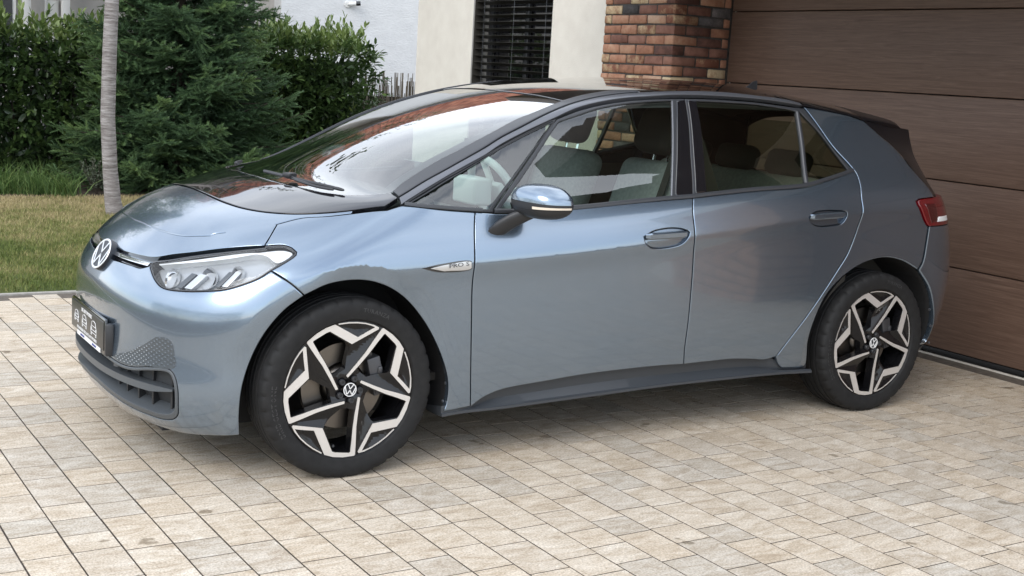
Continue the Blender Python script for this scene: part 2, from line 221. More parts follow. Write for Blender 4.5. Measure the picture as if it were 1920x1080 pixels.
WH = {
'silver': [(-0.0149,0.0544),(0.0228,0.0955),(0.0584,0.1363),(0.0923,0.1829),(0.1237,0.2243),(0.1297,0.2254),(0.1676,0.1994),(0.1968,0.1708),(0.2169,0.1412),(0.2157,0.1328),(0.1958,0.036),(0.2237,0.0081),(0.2529,-0.0231),(0.2522,-0.0337),(0.2453,-0.0348),(0.1651,0.0512),(0.1875,0.1516),(0.1802,0.1628),(0.1384,0.2031),(0.1332,0.2034),(0.105,0.1709),(0.075,0.1337),(0.0364,0.0918),(-0.0072,0.0482),(-0.0111,0.0474)],
'arc': [(0.2201,0.1274),(0.2243,0.1288),(0.2397,0.0912),(0.2494,0.0562),(0.2548,0.0242),(0.256,-0.0104),(0.2522,-0.0337),(0.249,-0.0213),(0.2508,-0.0013),(0.2504,0.0246),(0.2446,0.0566),(0.2358,0.0887)],
'open': [(0.0296,0.0769),(0.0752,0.1295),(0.1052,0.1667),(0.1325,0.1986),(0.1386,0.1991),(0.1771,0.163),(0.1838,0.1518),(0.1608,0.0572),(0.1519,0.0508),(0.0687,0.0411),(0.0453,0.0603)],
'vertex': [(0.1651,0.0512)],
}
# ------------------------------------------------------------------ materials
def mat(name, col=(.5,.5,.5), rough=.5, metal=0., coat=0., spec=.5, **kw):
    m = bpy.data.materials.new(name); m.use_nodes = True
    b = m.node_tree.nodes['Principled BSDF']
    b.inputs['Base Color'].default_value = (*col, 1); b.inputs['Roughness'].default_value = rough; b.inputs['Metallic'].default_value = metal
    b.inputs['Coat Weight'].default_value = coat; b.inputs['Coat Roughness'].default_value = kw.get('coatr', .02); b.inputs['Specular IOR Level'].default_value = spec
    if 'emit' in kw: b.inputs['Emission Color'].default_value = (*kw['emit'], 1); b.inputs['Emission Strength'].default_value = kw.get('es', 1)
    return m
def nodes(m):
    t = m.node_tree; return t, t.nodes.new, t.links.new, t.nodes['Principled BSDF']
def noisy(m, stops, scale=(1,1,1), nscale=8., detail=6, rough=.6, bump=0., bdist=.01, coord='obj', rnd=0., dist=0., bscale=None, rnd_attr=None):
    """colour ramp over noise; optional per-piece tone and bump"""
    t, N, L, b = nodes(m)
    if coord == 'world': src = N('ShaderNodeNewGeometry').outputs['Position']
    else: src = N('ShaderNodeTexCoord').outputs['Object']
    mp = N('ShaderNodeMapping'); mp.inputs['Scale'].default_value = scale; L(src, mp.inputs[0])
    n = N('ShaderNodeTexNoise'); n.inputs['Scale'].default_value = nscale; n.inputs['Detail'].default_value = detail; n.inputs['Roughness'].default_value = rough; n.inputs['Distortion'].default_value = dist
    L(mp.outputs[0], n.inputs[0])
    r = N('ShaderNodeValToRGB'); e = r.color_ramp.elements
    while len(e) < len(stops): e.new(.5)
    for k, (p, c) in enumerate(stops): e[k].position = p; e[k].color = (*c, 1)
    fac = n.outputs[0]
    col = r.outputs[0]
    if rnd or rnd_attr:
        if rnd_attr: ri = N('ShaderNodeAttribute'); ri.attribute_name = rnd_attr; rv = ri.outputs['Fac']
        else: ri = N('ShaderNodeObjectInfo'); rv = ri.outputs['Random']
        ma = N('ShaderNodeMath'); ma.operation = 'MULTIPLY_ADD'; ma.inputs[1].default_value = rnd; L(rv, ma.inputs[0])
        a2 = N('ShaderNodeMath'); a2.operation = 'SUBTRACT'; a2.inputs[1].default_value = rnd/2; L(n.outputs[0], a2.inputs[0]); L(a2.outputs[0], ma.inputs[2]); fac = ma.outputs[0]
    L(fac, r.inputs[0]); L(col, b.inputs['Base Color'])
    if bump:
        bn = N('ShaderNodeBump'); bn.inputs['Strength'].default_value = bump; bn.inputs['Distance'].default_value = bdist
        if bscale:
            n2 = N('ShaderNodeTexNoise'); n2.inputs['Scale'].default_value = bscale; n2.inputs['Detail'].default_value = 5; L(mp.outputs[0], n2.inputs[0]); L(n2.outputs[0], bn.inputs['Height'])
        else: L(n.outputs[0], bn.inputs['Height'])
        L(bn.outputs[0], b.inputs['Normal'])
    return m
def glass(name, tint=(.8,.9,.87), ior=1.52, gain=1.0):
    """thin pane: tinted transmission plus a two-sided Fresnel reflection"""
    m = bpy.data.materials.new(name); m.use_nodes = True; t = m.node_tree; t.nodes.clear(); N = t.nodes.new; L = t.links.new
    o = N('ShaderNodeOutputMaterial'); tr = N('ShaderNodeBsdfTransparent'); tr.inputs[0].default_value = (*tint, 1)
    gl = N('ShaderNodeBsdfGlossy'); gl.inputs['Roughness'].default_value = .0
    f0 = ((ior-1)/(ior+1))**2; lw = N('ShaderNodeLayerWeight'); lw.inputs[0].default_value = .5; pw = N('ShaderNodeMath'); pw.operation = 'POWER'; pw.inputs[1].default_value = 5; L(lw.outputs['Facing'], pw.inputs[0])
    k = N('ShaderNodeMath'); k.operation = 'MULTIPLY_ADD'; k.inputs[1].default_value = (1-f0)*1.7*gain; k.inputs[2].default_value = f0*1.7*gain; k.use_clamp = True; L(pw.outputs[0], k.inputs[0])
    mx = N('ShaderNodeMixShader'); L(k.outputs[0], mx.inputs[0]); L(tr.outputs[0], mx.inputs[1]); L(gl.outputs[0], mx.inputs[2]); L(mx.outputs[0], o.inputs[0])
    return m
# ------------------------------------------------------------------ objects
def tag(o, label=None, cat=None, group=None, kind=None):
    if label: o['label'] = label
    if cat: o['category'] = cat
    if group: o['group'] = group
    if kind: o['kind'] = kind
    return o
def empty(name, loc=(0,0,0), rz=0, parent=None):
    o = bpy.data.objects.new(name, None); C.objects.link(o); o.location = loc; o.rotation_euler = (0,0,rz); o.empty_display_size = .2
    if parent: o.parent = parent
    return o
def link(name, me, m=None, parent=None, loc=(0,0,0), rz=0):
    if m is not None and not len(me.materials): me.materials.append(m)
    o = bpy.data.objects.new(name, me); C.objects.link(o); o.location = loc; o.rotation_euler = (0,0,rz)
    if parent: o.parent = parent
    return o
def mesh(name, v, f, smooth=False):
    me = bpy.data.meshes.new(name); me.from_pydata([tuple(map(float, p)) for p in v], [], [tuple(map(int, q)) for q in f]); me.update()
    if smooth: me.polygons.foreach_set('use_smooth', [True]*len(me.polygons))
    return me
def mesh_np(name, V, F, smooth=False, attr=None):
    """fast build from numpy arrays; F is (n,3) or (n,4)"""
    me = bpy.data.meshes.new(name); n, k = F.shape
    me.vertices.add(len(V)); me.vertices.foreach_set('co', np.ascontiguousarray(V, np.float32).ravel())
    me.loops.add(n*k); me.loops.foreach_set('vertex_index', np.ascontiguousarray(F, np.int32).ravel())
    me.polygons.add(n); me.polygons.foreach_set('loop_start', np.arange(0, n*k, k, dtype=np.int32)); me.polygons.foreach_set('loop_total', np.full(n, k, np.int32))
    me.update(calc_edges=True); me.validate()
    me.polygons.foreach_set('use_smooth', np.full(n, bool(smooth)))
    if attr is not None:
        a = me.attributes.new('tone', 'FLOAT', 'POINT'); a.data.foreach_set('value', np.ascontiguousarray(attr, np.float32))
    return me
class MB:
    """collects simple shapes into one mesh"""
    def __init__(s): s.v = []; s.f = []
    def add(s, v, f): b = len(s.v); s.v += [tuple(p) for p in v]; s.f += [tuple(i+b for i in q) for q in f]; return s
    def box(s, c, d, rz=0, rot=None):
        x, y, z = (k/2 for k in d); P = [Vector((a*x, b_*y, e*z)) for e in (-1,1) for a, b_ in ((-1,-1),(1,-1),(1,1),(-1,1))]
        R = rot if rot is not None else Matrix.Rotation(rz, 3, 'Z'); P = [R@p+Vector(c) for p in P]
        return s.add(P, [(3,2,1,0),(4,5,6,7),(0,1,5,4),(1,2,6,5),(2,3,7,6),(3,0,4,7)])
    def tube(s, pts, r, n=8, cap=True):
        pts = [Vector(p) for p in pts]; rr = r if hasattr(r, '__len__') else [r]*len(pts); rings = []
        up = Vector((0,0,1))
        for i, p in enumerate(pts):
            d = (pts[min(i+1, len(pts)-1)]-pts[max(i-1, 0)]).normalized()
            a = d.cross(up if abs(d.z) < .9 else Vector((1,0,0))).normalized(); b = d.cross(a)
            rings.append([p+(a*math.cos(2*math.pi*k/n)+b*math.sin(2*math.pi*k/n))*rr[i] for k in range(n)])
        v = [p for q in rings for p in q]; f = []
        for i in range(len(pts)-1):
            for k in range(n): f.append((i*n+k, i*n+(k+1) % n, (i+1)*n+(k+1) % n, (i+1)*n+k))
        if cap: f.append(tuple(range(n))[::-1]); f.append(tuple(range((len(pts)-1)*n, len(pts)*n)))
        return s.add(v, f)
    def lathe(s, prof, n=48, axis='y', c=(0,0,0)):
        v = []; f = []
        for k in range(n):
            a = 2*math.pi*k/n
            for r, t in prof:
                p = (r*math.cos(a), t, r*math.sin(a)) if axis == 'y' else ((t, r*math.cos(a), r*math.sin(a)) if axis == 'x' else (r*math.cos(a), r*math.sin(a), t))
                v.append((p[0]+c[0], p[1]+c[1], p[2]+c[2]))
        m = len(prof)
        for k in range(n):
            for i in range(m-1): f.append((k*m+i, k*m+i+1, ((k+1) % n)*m+i+1, ((k+1) % n)*m+i))
        return s.add(v, f)
    def prism(s, poly, h0, h1, fn):
        """extrude a 2-D polygon; fn(u, v, h) -> point"""
        n = len(poly); v = [fn(u, w, h0) for u, w in poly]+[fn(u, w, h1) for u, w in poly]
        return s.add(v, [tuple(range(n))[::-1], tuple(range(n, 2*n))]+[(i, (i+1) % n, n+(i+1) % n, n+i) for i in range(n)])
    def build(s, name, m=None, parent=None, smooth=False, bevel=0., seg=2, angle=40, recalc=True, sub=0):
        me = bpy.data.meshes.new(name); me.from_pydata(s.v, [], s.f); me.update()
        bm = bmesh.new(); bm.from_mesh(me)
        if recalc: bmesh.ops.recalc_face_normals(bm, faces=bm.faces)
        if bevel:
            ed = [e for e in bm.edges if len(e.link_faces) == 2 and e.calc_face_angle(0) > math.radians(30)]
            bmesh.ops.bevel(bm, geom=ed, offset=bevel, segments=seg, affect='EDGES', profile=.5, clamp_overlap=True)
        bm.to_mesh(me); bm.free()
        o = link(name, me, m, parent)
        if smooth or bevel:
            me.polygons.foreach_set('use_smooth', [True]*len(me.polygons))
            me.set_sharp_from_angle(angle=math.radians(angle))
        if sub: md = o.modifiers.new('s', 'SUBSURF'); md.levels = sub; md.render_levels = sub
        return o
def rblock(name, m, parent, c, d, r=.05, rot=None, sub=0):
    mb = MB().box(c, d, rot=rot); return mb.build(name, m, parent, bevel=r, seg=4, angle=60)
# ------------------------------------------------------------------ body panels
def catmull(P, step=.014):
    P = [np.array(p, float) for p in P]
    if len(P) < 3:
        n = max(1, int(np.linalg.norm(P[1]-P[0])/step)); return [P[0]+(P[1]-P[0])*i/n for i in range(n+1)]
    Q = [2*P[0]-P[1]]+P+[2*P[-1]-P[-2]]; o = []
    for i in range(1, len(Q)-2):
        p0, p1, p2, p3 = Q[i-1:i+3]; n = max(1, int(np.linalg.norm(p2-p1)/step))
        a = max(np.linalg.norm(p1-p0), 1e-5)**.5; b = max(np.linalg.norm(p2-p1), 1e-5)**.5; c = max(np.linalg.norm(p3-p2), 1e-5)**.5
        m1 = (p2-p1)+b*((p1-p0)/a-(p2-p0)/(a+b)); m2 = (p2-p1)+b*((p3-p2)/c-(p3-p1)/(b+c))
        for k in range(n):
            t = k/n; t2 = t*t; t3 = t2*t
            o.append((2*t3-3*t2+1)*p1+(t3-2*t2+t)*m1+(3*t2-2*t3)*p2+(t3-t2)*m2)
    o.append(P[-1]); return o
def tr(name):
    """a measured outline curve; '-name' runs it backwards, a list of points is used as it is"""
    if isinstance(name, str):
        return catmull(T3[name[1:]][::-1] if name[0] == '-' else T3[name])
    return catmull(name)
def outline(parts, close=True):
    o = []
    for p in parts:
        for q in tr(p):
            if not o or np.linalg.norm(q-o[-1]) > .003: o.append(q)
    if close and np.linalg.norm(o[0]-o[-1]) < .003: o.pop()
    return np.array(o)
def area2(P): x, y = P[:,0], P[:,1]; return .5*np.sum(x*np.roll(y,-1)-np.roll(x,-1)*y)
def inset(P, d):
    """P counter-clockwise; positive d shrinks"""
    a = P-np.roll(P,1,0); b = np.roll(P,-1,0)-P
    a /= np.maximum(np.linalg.norm(a,axis=1,keepdims=True),1e-9); b /= np.maximum(np.linalg.norm(b,axis=1,keepdims=True),1e-9)
    na = np.stack([-a[:,1],a[:,0]],1); nb = np.stack([-b[:,1],b[:,0]],1); n = na+nb; l = np.linalg.norm(n,axis=1,keepdims=True); n /= np.maximum(l,1e-6)
    k = 1/np.maximum(np.sum(n*nb,1,keepdims=True),.45); return P+n*k*d
def inside(Q, P):
    x, y = Q[:,0], Q[:,1]; c = np.zeros(len(Q), bool); j = len(P)-1
    for i in range(len(P)):
        xi, yi, xj, yj = *P[i], *P[j]
        if yi != yj: c ^= ((yi > y) != (yj > y)) & (x < (xj-xi)*(y-yi)/(yj-yi)+xi)
        j = i
    return c
def dist2(Q, P):
    A = P; B = np.roll(P,-1,0); d = np.full(len(Q), 9.)
    for a, b in zip(A, B):
        e = b-a; t = np.clip(((Q-a)@e)/max(e@e, 1e-12), 0, 1); d = np.minimum(d, np.linalg.norm(Q-(a+t[:,None]*e), axis=1))
    return d
_CP = None
def crease_pts():
    global _CP
    if _CP is None:
        xs = np.arange(-.25, 3.2, .02); q = [np.stack([xs, ZC(xs)+d], 1) for d in (-.06,-.045,-.033,-.024,-.016,-.009,-.003,.003,.009,.016,.026,.04)]
        for xc in (0., 2.77):
            for r in (.425,.44,.452,.458,.463,.468,.473,.479,.49):
                a = np.arange(-.5, 3.7, .045); q.append(np.stack([xc+r*np.cos(a), WZ+r*np.sin(a)], 1))
        _CP = np.concatenate(q)
    return _CP
def panel(name, m, kind, parts, parent, holes=(), grid=.026, gap=.0022, off=0., flange=.014, sides=(-1, 1), crease=False, both=False, dimple=None, uvout=None, lens=0., bend=.004):
    """body panel cut from the car's surface along measured outlines; returns the object(s)"""
    def loopuv(pp): 
        P = unpara(kind, outline(pp) if not isinstance(pp, np.ndarray) else pp)
        if area2(P) < 0: P = P[::-1]
        return P
    P0 = loopuv(parts)
    loops = [(P0, 1)]+[(loopuv(h), -1) for h in holes]
    V = []; E = []; O = []; I = []
    for P, s in loops:
        o = inset(P, gap*s); i = inset(P, (gap+bend)*s)
        b = len(V); V += list(i); E += [(b+k, b+(k+1) % len(i)) for k in range(len(i))]; O.append(o); I.append((b, len(i)))
    lo, hi = P0.min(0), P0.max(0)
    X, Y = np.meshgrid(np.arange(lo[0], hi[0], grid), np.arange(lo[1], hi[1], grid*.92)); X[1::2] += grid/2
    Q = np.stack([X.ravel(), Y.ravel()], 1)
    if crease:
        q3 = onto('side', crease_pts()); Q = np.concatenate([Q, unpara(kind, q3)])
    ok = inside(Q, loops[0][0])
    for P, s in loops[1:]: ok &= ~inside(Q, P)
    Q = Q[ok]; dd = np.min([dist2(Q, P) for P, s in loops], axis=0); Q = Q[dd > gap+bend+.005]
    A = V+list(Q)
    r = delaunay_2d_cdt([Vector(p) for p in A], E, [], 0, 1e-6)
    uv = np.array([tuple(p) for p in r[0]]); F = np.array([t for t in r[2] if len(t) == 3])
    orig = {}
    for k, q in enumerate(r[3]):
        for w in q: orig[w] = k
    cen = uv[F].mean(1); keep = inside(cen, np.array(V[:I[0][1]]))
    for (b, n) in I[1:]: keep &= ~inside(cen, np.array(V[b:b+n]))
    F = F[keep]
    P3 = onto(kind, uv); N3 = grad(P3)
    if dimple is not None: P3, N3 = dimple(P3, N3)
    a, b_, c_ = (P3[F[:,k]] for k in range(3)); fn = np.cross(b_-a, c_-a); flip = np.sum(fn*N3[F[:,0]],1) < 0
    F[flip] = F[flip][:, ::-1]
    if off: P3 = P3+N3*off
    if lens: P3 = P3+N3*(lens*np.clip(np.min([dist2(uv, P) for P, s in loops], axis=0)/.05, 0, 1)**.6)[:,None]
    vs = list(P3); ns = list(N3); fs = [tuple(t) for t in F]
    for (b, n), o, (P, s) in zip(I, O, loops):
        Pi = onto(kind, np.array(V[b:b+n])); Po = onto(kind, o); No = grad(Po); od = Po-Pi; od -= No*np.sum(od*No,1,keepdims=True); od /= np.maximum(np.linalg.norm(od,axis=1,keepdims=True),1e-9)
        Po = Po+No*off
        b1 = len(vs); vs += list(Po-No*bend*.35); ns += list(No*.75+od*.66)
        b2 = len(vs); vs += list(Po-No*bend*.35); ns += list(od)
        b3 = len(vs); vs += list(Po-No*(flange+bend*.35)); ns += list(od)
        for k in range(n):
            k2 = (k+1) % n; i1, i2 = orig.get(b+k), orig.get(b+k2)
            if i1 is None or i2 is None: continue
            q = [(i1, b1+k, b1+k2, i2), (b2+k, b3+k, b3+k2, b2+k2)]
            fs += q if s > 0 else [t[::-1] for t in q]
    vs = np.array(vs); ns = np.array(ns); ns /= np.maximum(np.linalg.norm(ns,axis=1,keepdims=True),1e-9)
    # make the strips face outwards
    res = []
    for sd in sides:
        v = vs.copy(); n = ns.copy(); f = fs
        if sd > 0: v[:,1] *= -1; n[:,1] *= -1; f = [t[::-1] for t in fs]
        f2 = []
        for t in f:
            g = np.cross(v[t[1]]-v[t[0]], v[t[2]]-v[t[0]]); f2.append(t if g@(n[t[0]]+n[t[1]]+n[t[2]]) >= 0 else t[::-1])
        me = mesh(name, v, f2, True); me.normals_split_custom_set_from_vertices([tuple(k) for k in n])
        res.append(link(name, me, m, parent if not isinstance(parent, dict) else parent[sd]))
    return res if len(res) > 1 else res[0]
def mir(P): P = np.array(P, float).copy(); P[:,1] *= -1; return P[::-1]
def sym(parts):
    """near half running from the centre line round to the centre line -> full outline, mirrored"""
    o = outline(parts, close=False); return np.concatenate([o, mir(o)[1:-1] if abs(o[0,1])<.004 and abs(o[-1,1])<.004 else mir(o)])
def onpts(kind, uv): return [tuple(p) for p in onto(kind, np.array(uv, float))]
# ================================================================== the car
PAINT = mat('metallic_paint', (.188,.245,.315), .23, .85, 1.0, coatr=.05); PAINT.node_tree.nodes['Principled BSDF'].inputs['Coat IOR'].default_value = 1.7
BLACK = mat('gloss_black', (.008,.008,.010), .04, 0, 1.0)
SATIN = mat('satin_black_plastic', (.022,.023,.026), .42)
GREY = mat('dark_grey_plastic', (.070,.079,.088), .40)
SILLM = mat('sill_grey', (.040,.045,.052), .38); RAIL = mat('anodised_grey', (.135,.14,.155), .34, .6, .2)
PILL = mat('pillar_grey', (.036,.038,.043), .38, .1, .1)
CHROME = mat('bright_metal', (.80,.80,.80), .12, 1.0)
GLASS = glass('front_glass', (.74,.84,.80), 1.6, 1.6); WGLASS = glass('windscreen_glass', (.55,.64,.60), 1.62, 1.7); PRIV = glass('privacy_glass', (.52,.58,.49), 1.6, 1.5); LENS = glass('lens_glass', (.95,.96,.97), 1.45, .7)
RUBBER = noisy(mat('tyre_rubber', (.02,.02,.02), .72, spec=.3), [(.3,(.009,.009,.0095)),(.7,(.016,.016,.0165))], nscale=30, bump=.15, bdist=.002)
RIMB = mat('rim_gloss_black', (.006,.006,.007), .22, 0, .25, .3); RIMS = mat('machined_aluminium', (.70,.675,.65), .38, .6)
DARK = mat('underside_black', (.010,.010,.011), .8); STEEL = mat('brake_steel', (.17,.155,.14), .32, 1.0)
INTW = mat('interior_white', (.72,.74,.73), .45); INTD = mat('interior_dark', (.030,.028,.025), .7); SEATM = noisy(mat('seat_cloth', (.3,.3,.29), .85), [(.35,(.25,.26,.255)),(.7,(.34,.35,.34))], nscale=60); HEAD = mat('headrest_cloth', (.032,.028,.024), .85)
HLG = mat('lamp_grey', (.40,.415,.43), .25, .2); FINL = mat('fin_light', (.52,.54,.56), .25, .2); RELIEF = mat('relief_grey', (.085,.100,.115), .36, .5, .5); TAILB = mat('tail_black', (.007,.007,.009), .30, 0, .15, .25); HLW = mat('lamp_white', (.82,.84,.85), .22, 0, .5); REDL = mat('red_lens', (.12,.003,.006), .08, 0, 1.0); REDD = mat('dark_red_lens', (.05,.0015,.003), .1, 0, 1.0)
EMB = mat('emblem_silver', (.66,.67,.68), .3, .6); WHITE = mat('white_print', (.72,.72,.72), .5); PLATE = mat('plate_black', (.045,.043,.040), .3); AMB = mat('indicator_lens', (.70,.62,.52), .25, 0, .6)
car = empty('car', (0,0,0)); tag(car, 'metallic blue grey hatchback with black roof, parked nose out on the paving', 'car')
def c2(name, m, kind, parts, **kw): return panel(name, m, kind, parts, kw.pop('parent', car), **kw)
def LR(objs): return {-1: objs[0], 1: objs[1]}
Z = lambda P: [tuple(p) for p in onto('top', np.array(P, float))]
FT = Z([(-.222,-.655),(-.13,-.678),(-.05,-.724),(.03,-.759),(.10,-.783),(.155,-.80)])
# fenders, doors, rear quarters
fender = LR(c2('fender', PAINT, 'shoulder', [FT, 'belt_fender', 'door_front_cut', 'fender_low', 'arch_f_back', '-bump_cut', 'hl_tip', 'hood_fender'], flange=.03, crease=True, grid=.022))
fdoor = LR(c2('front_door', PAINT, 'side', ['belt_f', 'b_cut', '-door_bottom_f', '-door_front_cut'], holes=[['handle_f']], crease=True, flange=.025))
rdoor = LR(c2('rear_door', PAINT, 'side', ['belt_r', 'rear_cut', '-door_bottom_r', '-b_cut'], holes=[['handle_r']], crease=True, flange=.025))
rquart = LR(c2('rear_quarter_panel', PAINT, 'rear', ['ctop', 'c_rear', '-lamp_top', 'lamp_low', 'rbump_cut', '-arch_rear', '-rq_low', '-rear_cut', '-c_front'], crease=True, flange=.03))
# bonnet, black bonnet panel, bumper
c2('bonnet', PAINT, 'nose', sym([[(-.655,0,.772), T3['hood_nose'][0]], 'hood_nose', 'hood_hl', 'hood_fender', FT[:4], [FT[3], T3['panel_front'][-2]], list(T3['panel_front'][-2::-1])+[(-.328,-.15,.99), (-.33,0,.995)]]), sides=(-1,), flange=.03, grid=.022)
cb = [(-.105,0,1.03), (-.085,-.25,1.03), (-.02,-.48,1.03)]
bp = c2('bonnet_black_panel', BLACK, 'nose', sym([[(-.33,0,.995), (-.328,-.15,.99)]+list(T3['panel_front']), 'panel_side', '-ws_low', [T3['ws_low'][0]]+cb[::-1]]), sides=(-1,), flange=.02, grid=.024, off=.002)
bumper = c2('front_bumper', PAINT, 'front', sym([[(-.705,0,.738), T3['bump_top'][0]], 'bump_top', 'hl_low', 'bump_cut', 'arch_f_front', list(T3['bump_bot'][:-1])+[(-.645,-.2,.150), (-.65,0,.148)]]),
    holes=[sym([[(-.74,0,.395), (-.738,-.15,.395)]+list(T3['grille'])+[(-.73,0,.238)]])], sides=(-1,), flange=.035, grid=.02, crease=True)
# air intake: frame, back, slat, ribs
gr = sym([[(-.74,0,.395), (-.738,-.15,.395)]+list(T3['grille'])+[(-.73,0,.238)]])
g2 = unpara('front', gr); g2 = g2 if area2(g2) > 0 else g2[::-1]; gin = inset(g2, .013); low = gin[:,1] < .30; gin[low,1] += .012*np.clip((.30-gin[low,1])/.05, 0, 1)
gin3 = onto('front', gin)
gf = c2('air_intake_frame', GREY, 'front', gr, holes=[gin3], sides=(-1,), flange=.07, gap=.001, grid=.02)
c2('air_intake_back', mat('intake_grey', (.035,.038,.042), .55), 'front', onto('front', inset(g2, .004)), sides=(-1,), off=-.066, flange=.002, grid=.03, parent=gf)
def fr(a, z, d=0.):
    P = onto('front', np.array([[.8*a, z]])); n = grad(P); n[:,2] = 0; n /= np.linalg.norm(n); return Vector(P[0]+n[0]*d)
def slat_z(a): return .318+.006*abs(a)
mb = MB(); n = 60; rows = []
for i in range(n+1):
    a = -.80+1.60*i/n; e = 1-abs(a)/.80; k = min(1, e*8)
    z = slat_z(a); t = .013*(.3+.7*k)
    rows.append([fr(a, z+t, -.012-.02*(1-k)), fr(a, z-t, -.010-.02*(1-k)), fr(a, z-t, -.062), fr(a, z+t, -.062)])
v = [p for r in rows for p in r]; mb.add(v, [(i*4+k, i*4+(k+1) % 4, (i+1)*4+(k+1) % 4, (i+1)*4+k) for i in range(n) for k in range(4)]+[(0,1,2,3), tuple(range(4*n+3, 4*n-1, -1))])
mb.build('slat', GREY, gf, smooth=True, angle=50)
for a in [-.78,-.66,-.55,-.44,-.34,-.24,-.14,-.05,.05,.14,.24,.34,.44,.55,.66,.78]:
    z0, z1 = (.232, .392); w = .0035
    pp = [fr(a-w/.7, z0, -.03), fr(a+w/.7, z0, -.03), fr(a+w/.7, z0, -.064), fr(a-w/.7, z0, -.064)]
    q = [Vector((p.x, p.y, z1)) for p in pp]
    MB().add(pp+q, [(3,2,1,0),(4,5,6,7),(0,1,5,4),(1,2,6,5),(2,3,7,6),(3,0,4,7)]).build('rib', SATIN, gf)
sp = fr(.80, .345, -.058); MB().lathe([(.0,0),(.009,0),(.009,.006)], 20, 'x', tuple(sp+Vector((-.004,0,0)))).build('sensor', BLACK, gf, smooth=True)
b = fr(.40, .368, -.03); MB().box(tuple(b), (.03,.03,.035), rz=.4).build('tow_eye_cover', GREY, gf, bevel=.003)
# dimpled corner of the bumper
c2('relief_patch', RELIEF, 'front', ['dimples', [T3['dimples'][-1], T3['dimples'][0]]], parent=bumper, off=.0006, flange=.001, bend=.001, gap=0, grid=.02)
for sd in (-1, 1):
    mb = MB(); poly = unpara('front', np.array(T3['dimples'])); cu = poly[:,0].mean()
    P = []
    for i in range(60):
        for j in range(12):
            u = poly[:,0].min()+i*.0125; vv = poly[:,1].min()+j*.0165+(.008 if i % 2 else 0); P.append((u, vv))
    P = np.array(P); P = P[inside(P, poly)]; p3 = onto('front', P); n3 = grad(p3)
    for p, nn in zip(p3, n3):
        nn = Vector(nn); t = nn.cross(Vector((0,0,1))).normalized(); b_ = nn.cross(t); p = Vector(p)
        ring = [p+nn*.0004+(t*math.cos(k*math.pi/3)+b_*math.sin(k*math.pi/3))*.0052 for k in range(6)]; top = [p+nn*.0026+t*.0006+(t*math.cos(k*math.pi/3)+b_*math.sin(k*math.pi/3))*.0032 for k in range(6)]
        vv = ring+top
        if sd > 0: vv = [Vector((q.x, -q.y, q.z)) for q in vv]
        mb.add(vv, [(k, (k+1) % 6, 6+(k+1) % 6, 6+k) for k in range(6)]+[tuple(range(6, 12))])
    o = mb.build('hexagon_relief', RELIEF, bumper); o['kind'] = 'stuff'
# nose strip between bonnet and bumper
def nose_strip(name, z0, z1, a0, a1, d0, d1, m):
    mb = MB(); n = 40; rows = []
    for i in range(n+1):
        a = a0+(a1-a0)*i/n; rows.append([fr(a, z1, d0), fr(a, z0, d0+.006), fr(a, z0, d1), fr(a, z1, d1)])
    v = [p for r in rows for p in r]; mb.add(v, [(i*4+k, i*4+(k+1) % 4, (i+1)*4+(k+1) % 4, (i+1)*4+k) for i in range(n) for k in range(4)]+[(0,1,2,3), tuple(range(4*n+3, 4*n-1, -1))])
    return mb.build(name, m, car, smooth=True, angle=40)
nose_strip('nose_recess', .735, .778, -.60, .60, -.022, -.05, BLACK)
nose_strip('nose_light_bar', .752, .762, -.585, -.06, -.003, -.03, CHROME); nose_strip('nose_light_bar', .752, .762, .10, .585, -.003, -.03, CHROME)
# emblem on the nose
def frame(loc, nrm, up=(0,0,1)):
    z = Vector(nrm).normalized(); x = Vector(up).cross(z).normalized(); y = z.cross(x); M = Matrix((x, y, z)).transposed().to_4x4(); M.translation = loc; return M
def emblem(parent, loc, nrm, r, up=(0,0,1), deep=.02, base=None):
    M = frame(loc, nrm, up); mb = MB(); n = 48
    mb.lathe([(0,-deep),(r*.96,-deep),(r,-deep*.7),(r,-.0015),(r*.985,0),(0,0)], n, 'z'); o = mb.build('emblem_disc', base or mat('emblem_navy', (.008,.011,.018), .35, 0, 0), parent, smooth=True, angle=40); o.matrix_basis = M
    mb = MB(); mb.lathe([(r*.86,.0003),(r*.88,.0022),(r*.97,.0022),(r,.0003)], n, 'z')
    def stroke(pts, w):
        for (a, b) in zip(pts[:-1], pts[1:]):
            a, b = Vector((*a, 0))*r, Vector((*b, 0))*r; d = (b-a).normalized(); s = Vector((-d.y, d.x, 0))*w*r/2; a2, b2 = a-d*w*r*.2, b+d*w*r*.2
            v = [a2-s, b2-s, b2+s, a2+s]; mb.add([(p.x, p.y, .0003) for p in v]+[(p.x, p.y, .0021) for p in v], [(4,5,6,7),(0,1,5,4),(1,2,6,5),(2,3,7,6),(3,0,4,7)])
    stroke([(-.40,.74),(0,.10),(.40,.74)], .12); stroke([(-.80,.36),(-.40,-.72),(0,-.06),(.40,-.72),(.80,.36)], .12)
    o2 = mb.build('emblem_letters', EMB if r > .05 else WHITE, parent, smooth=True, angle=40); o2.matrix_basis = M
    return o, o2
em = empty('emblem', parent=car); emblem(em, (-.708,-.062,.747), (-.875,-.13,.46), .064, deep=.045)
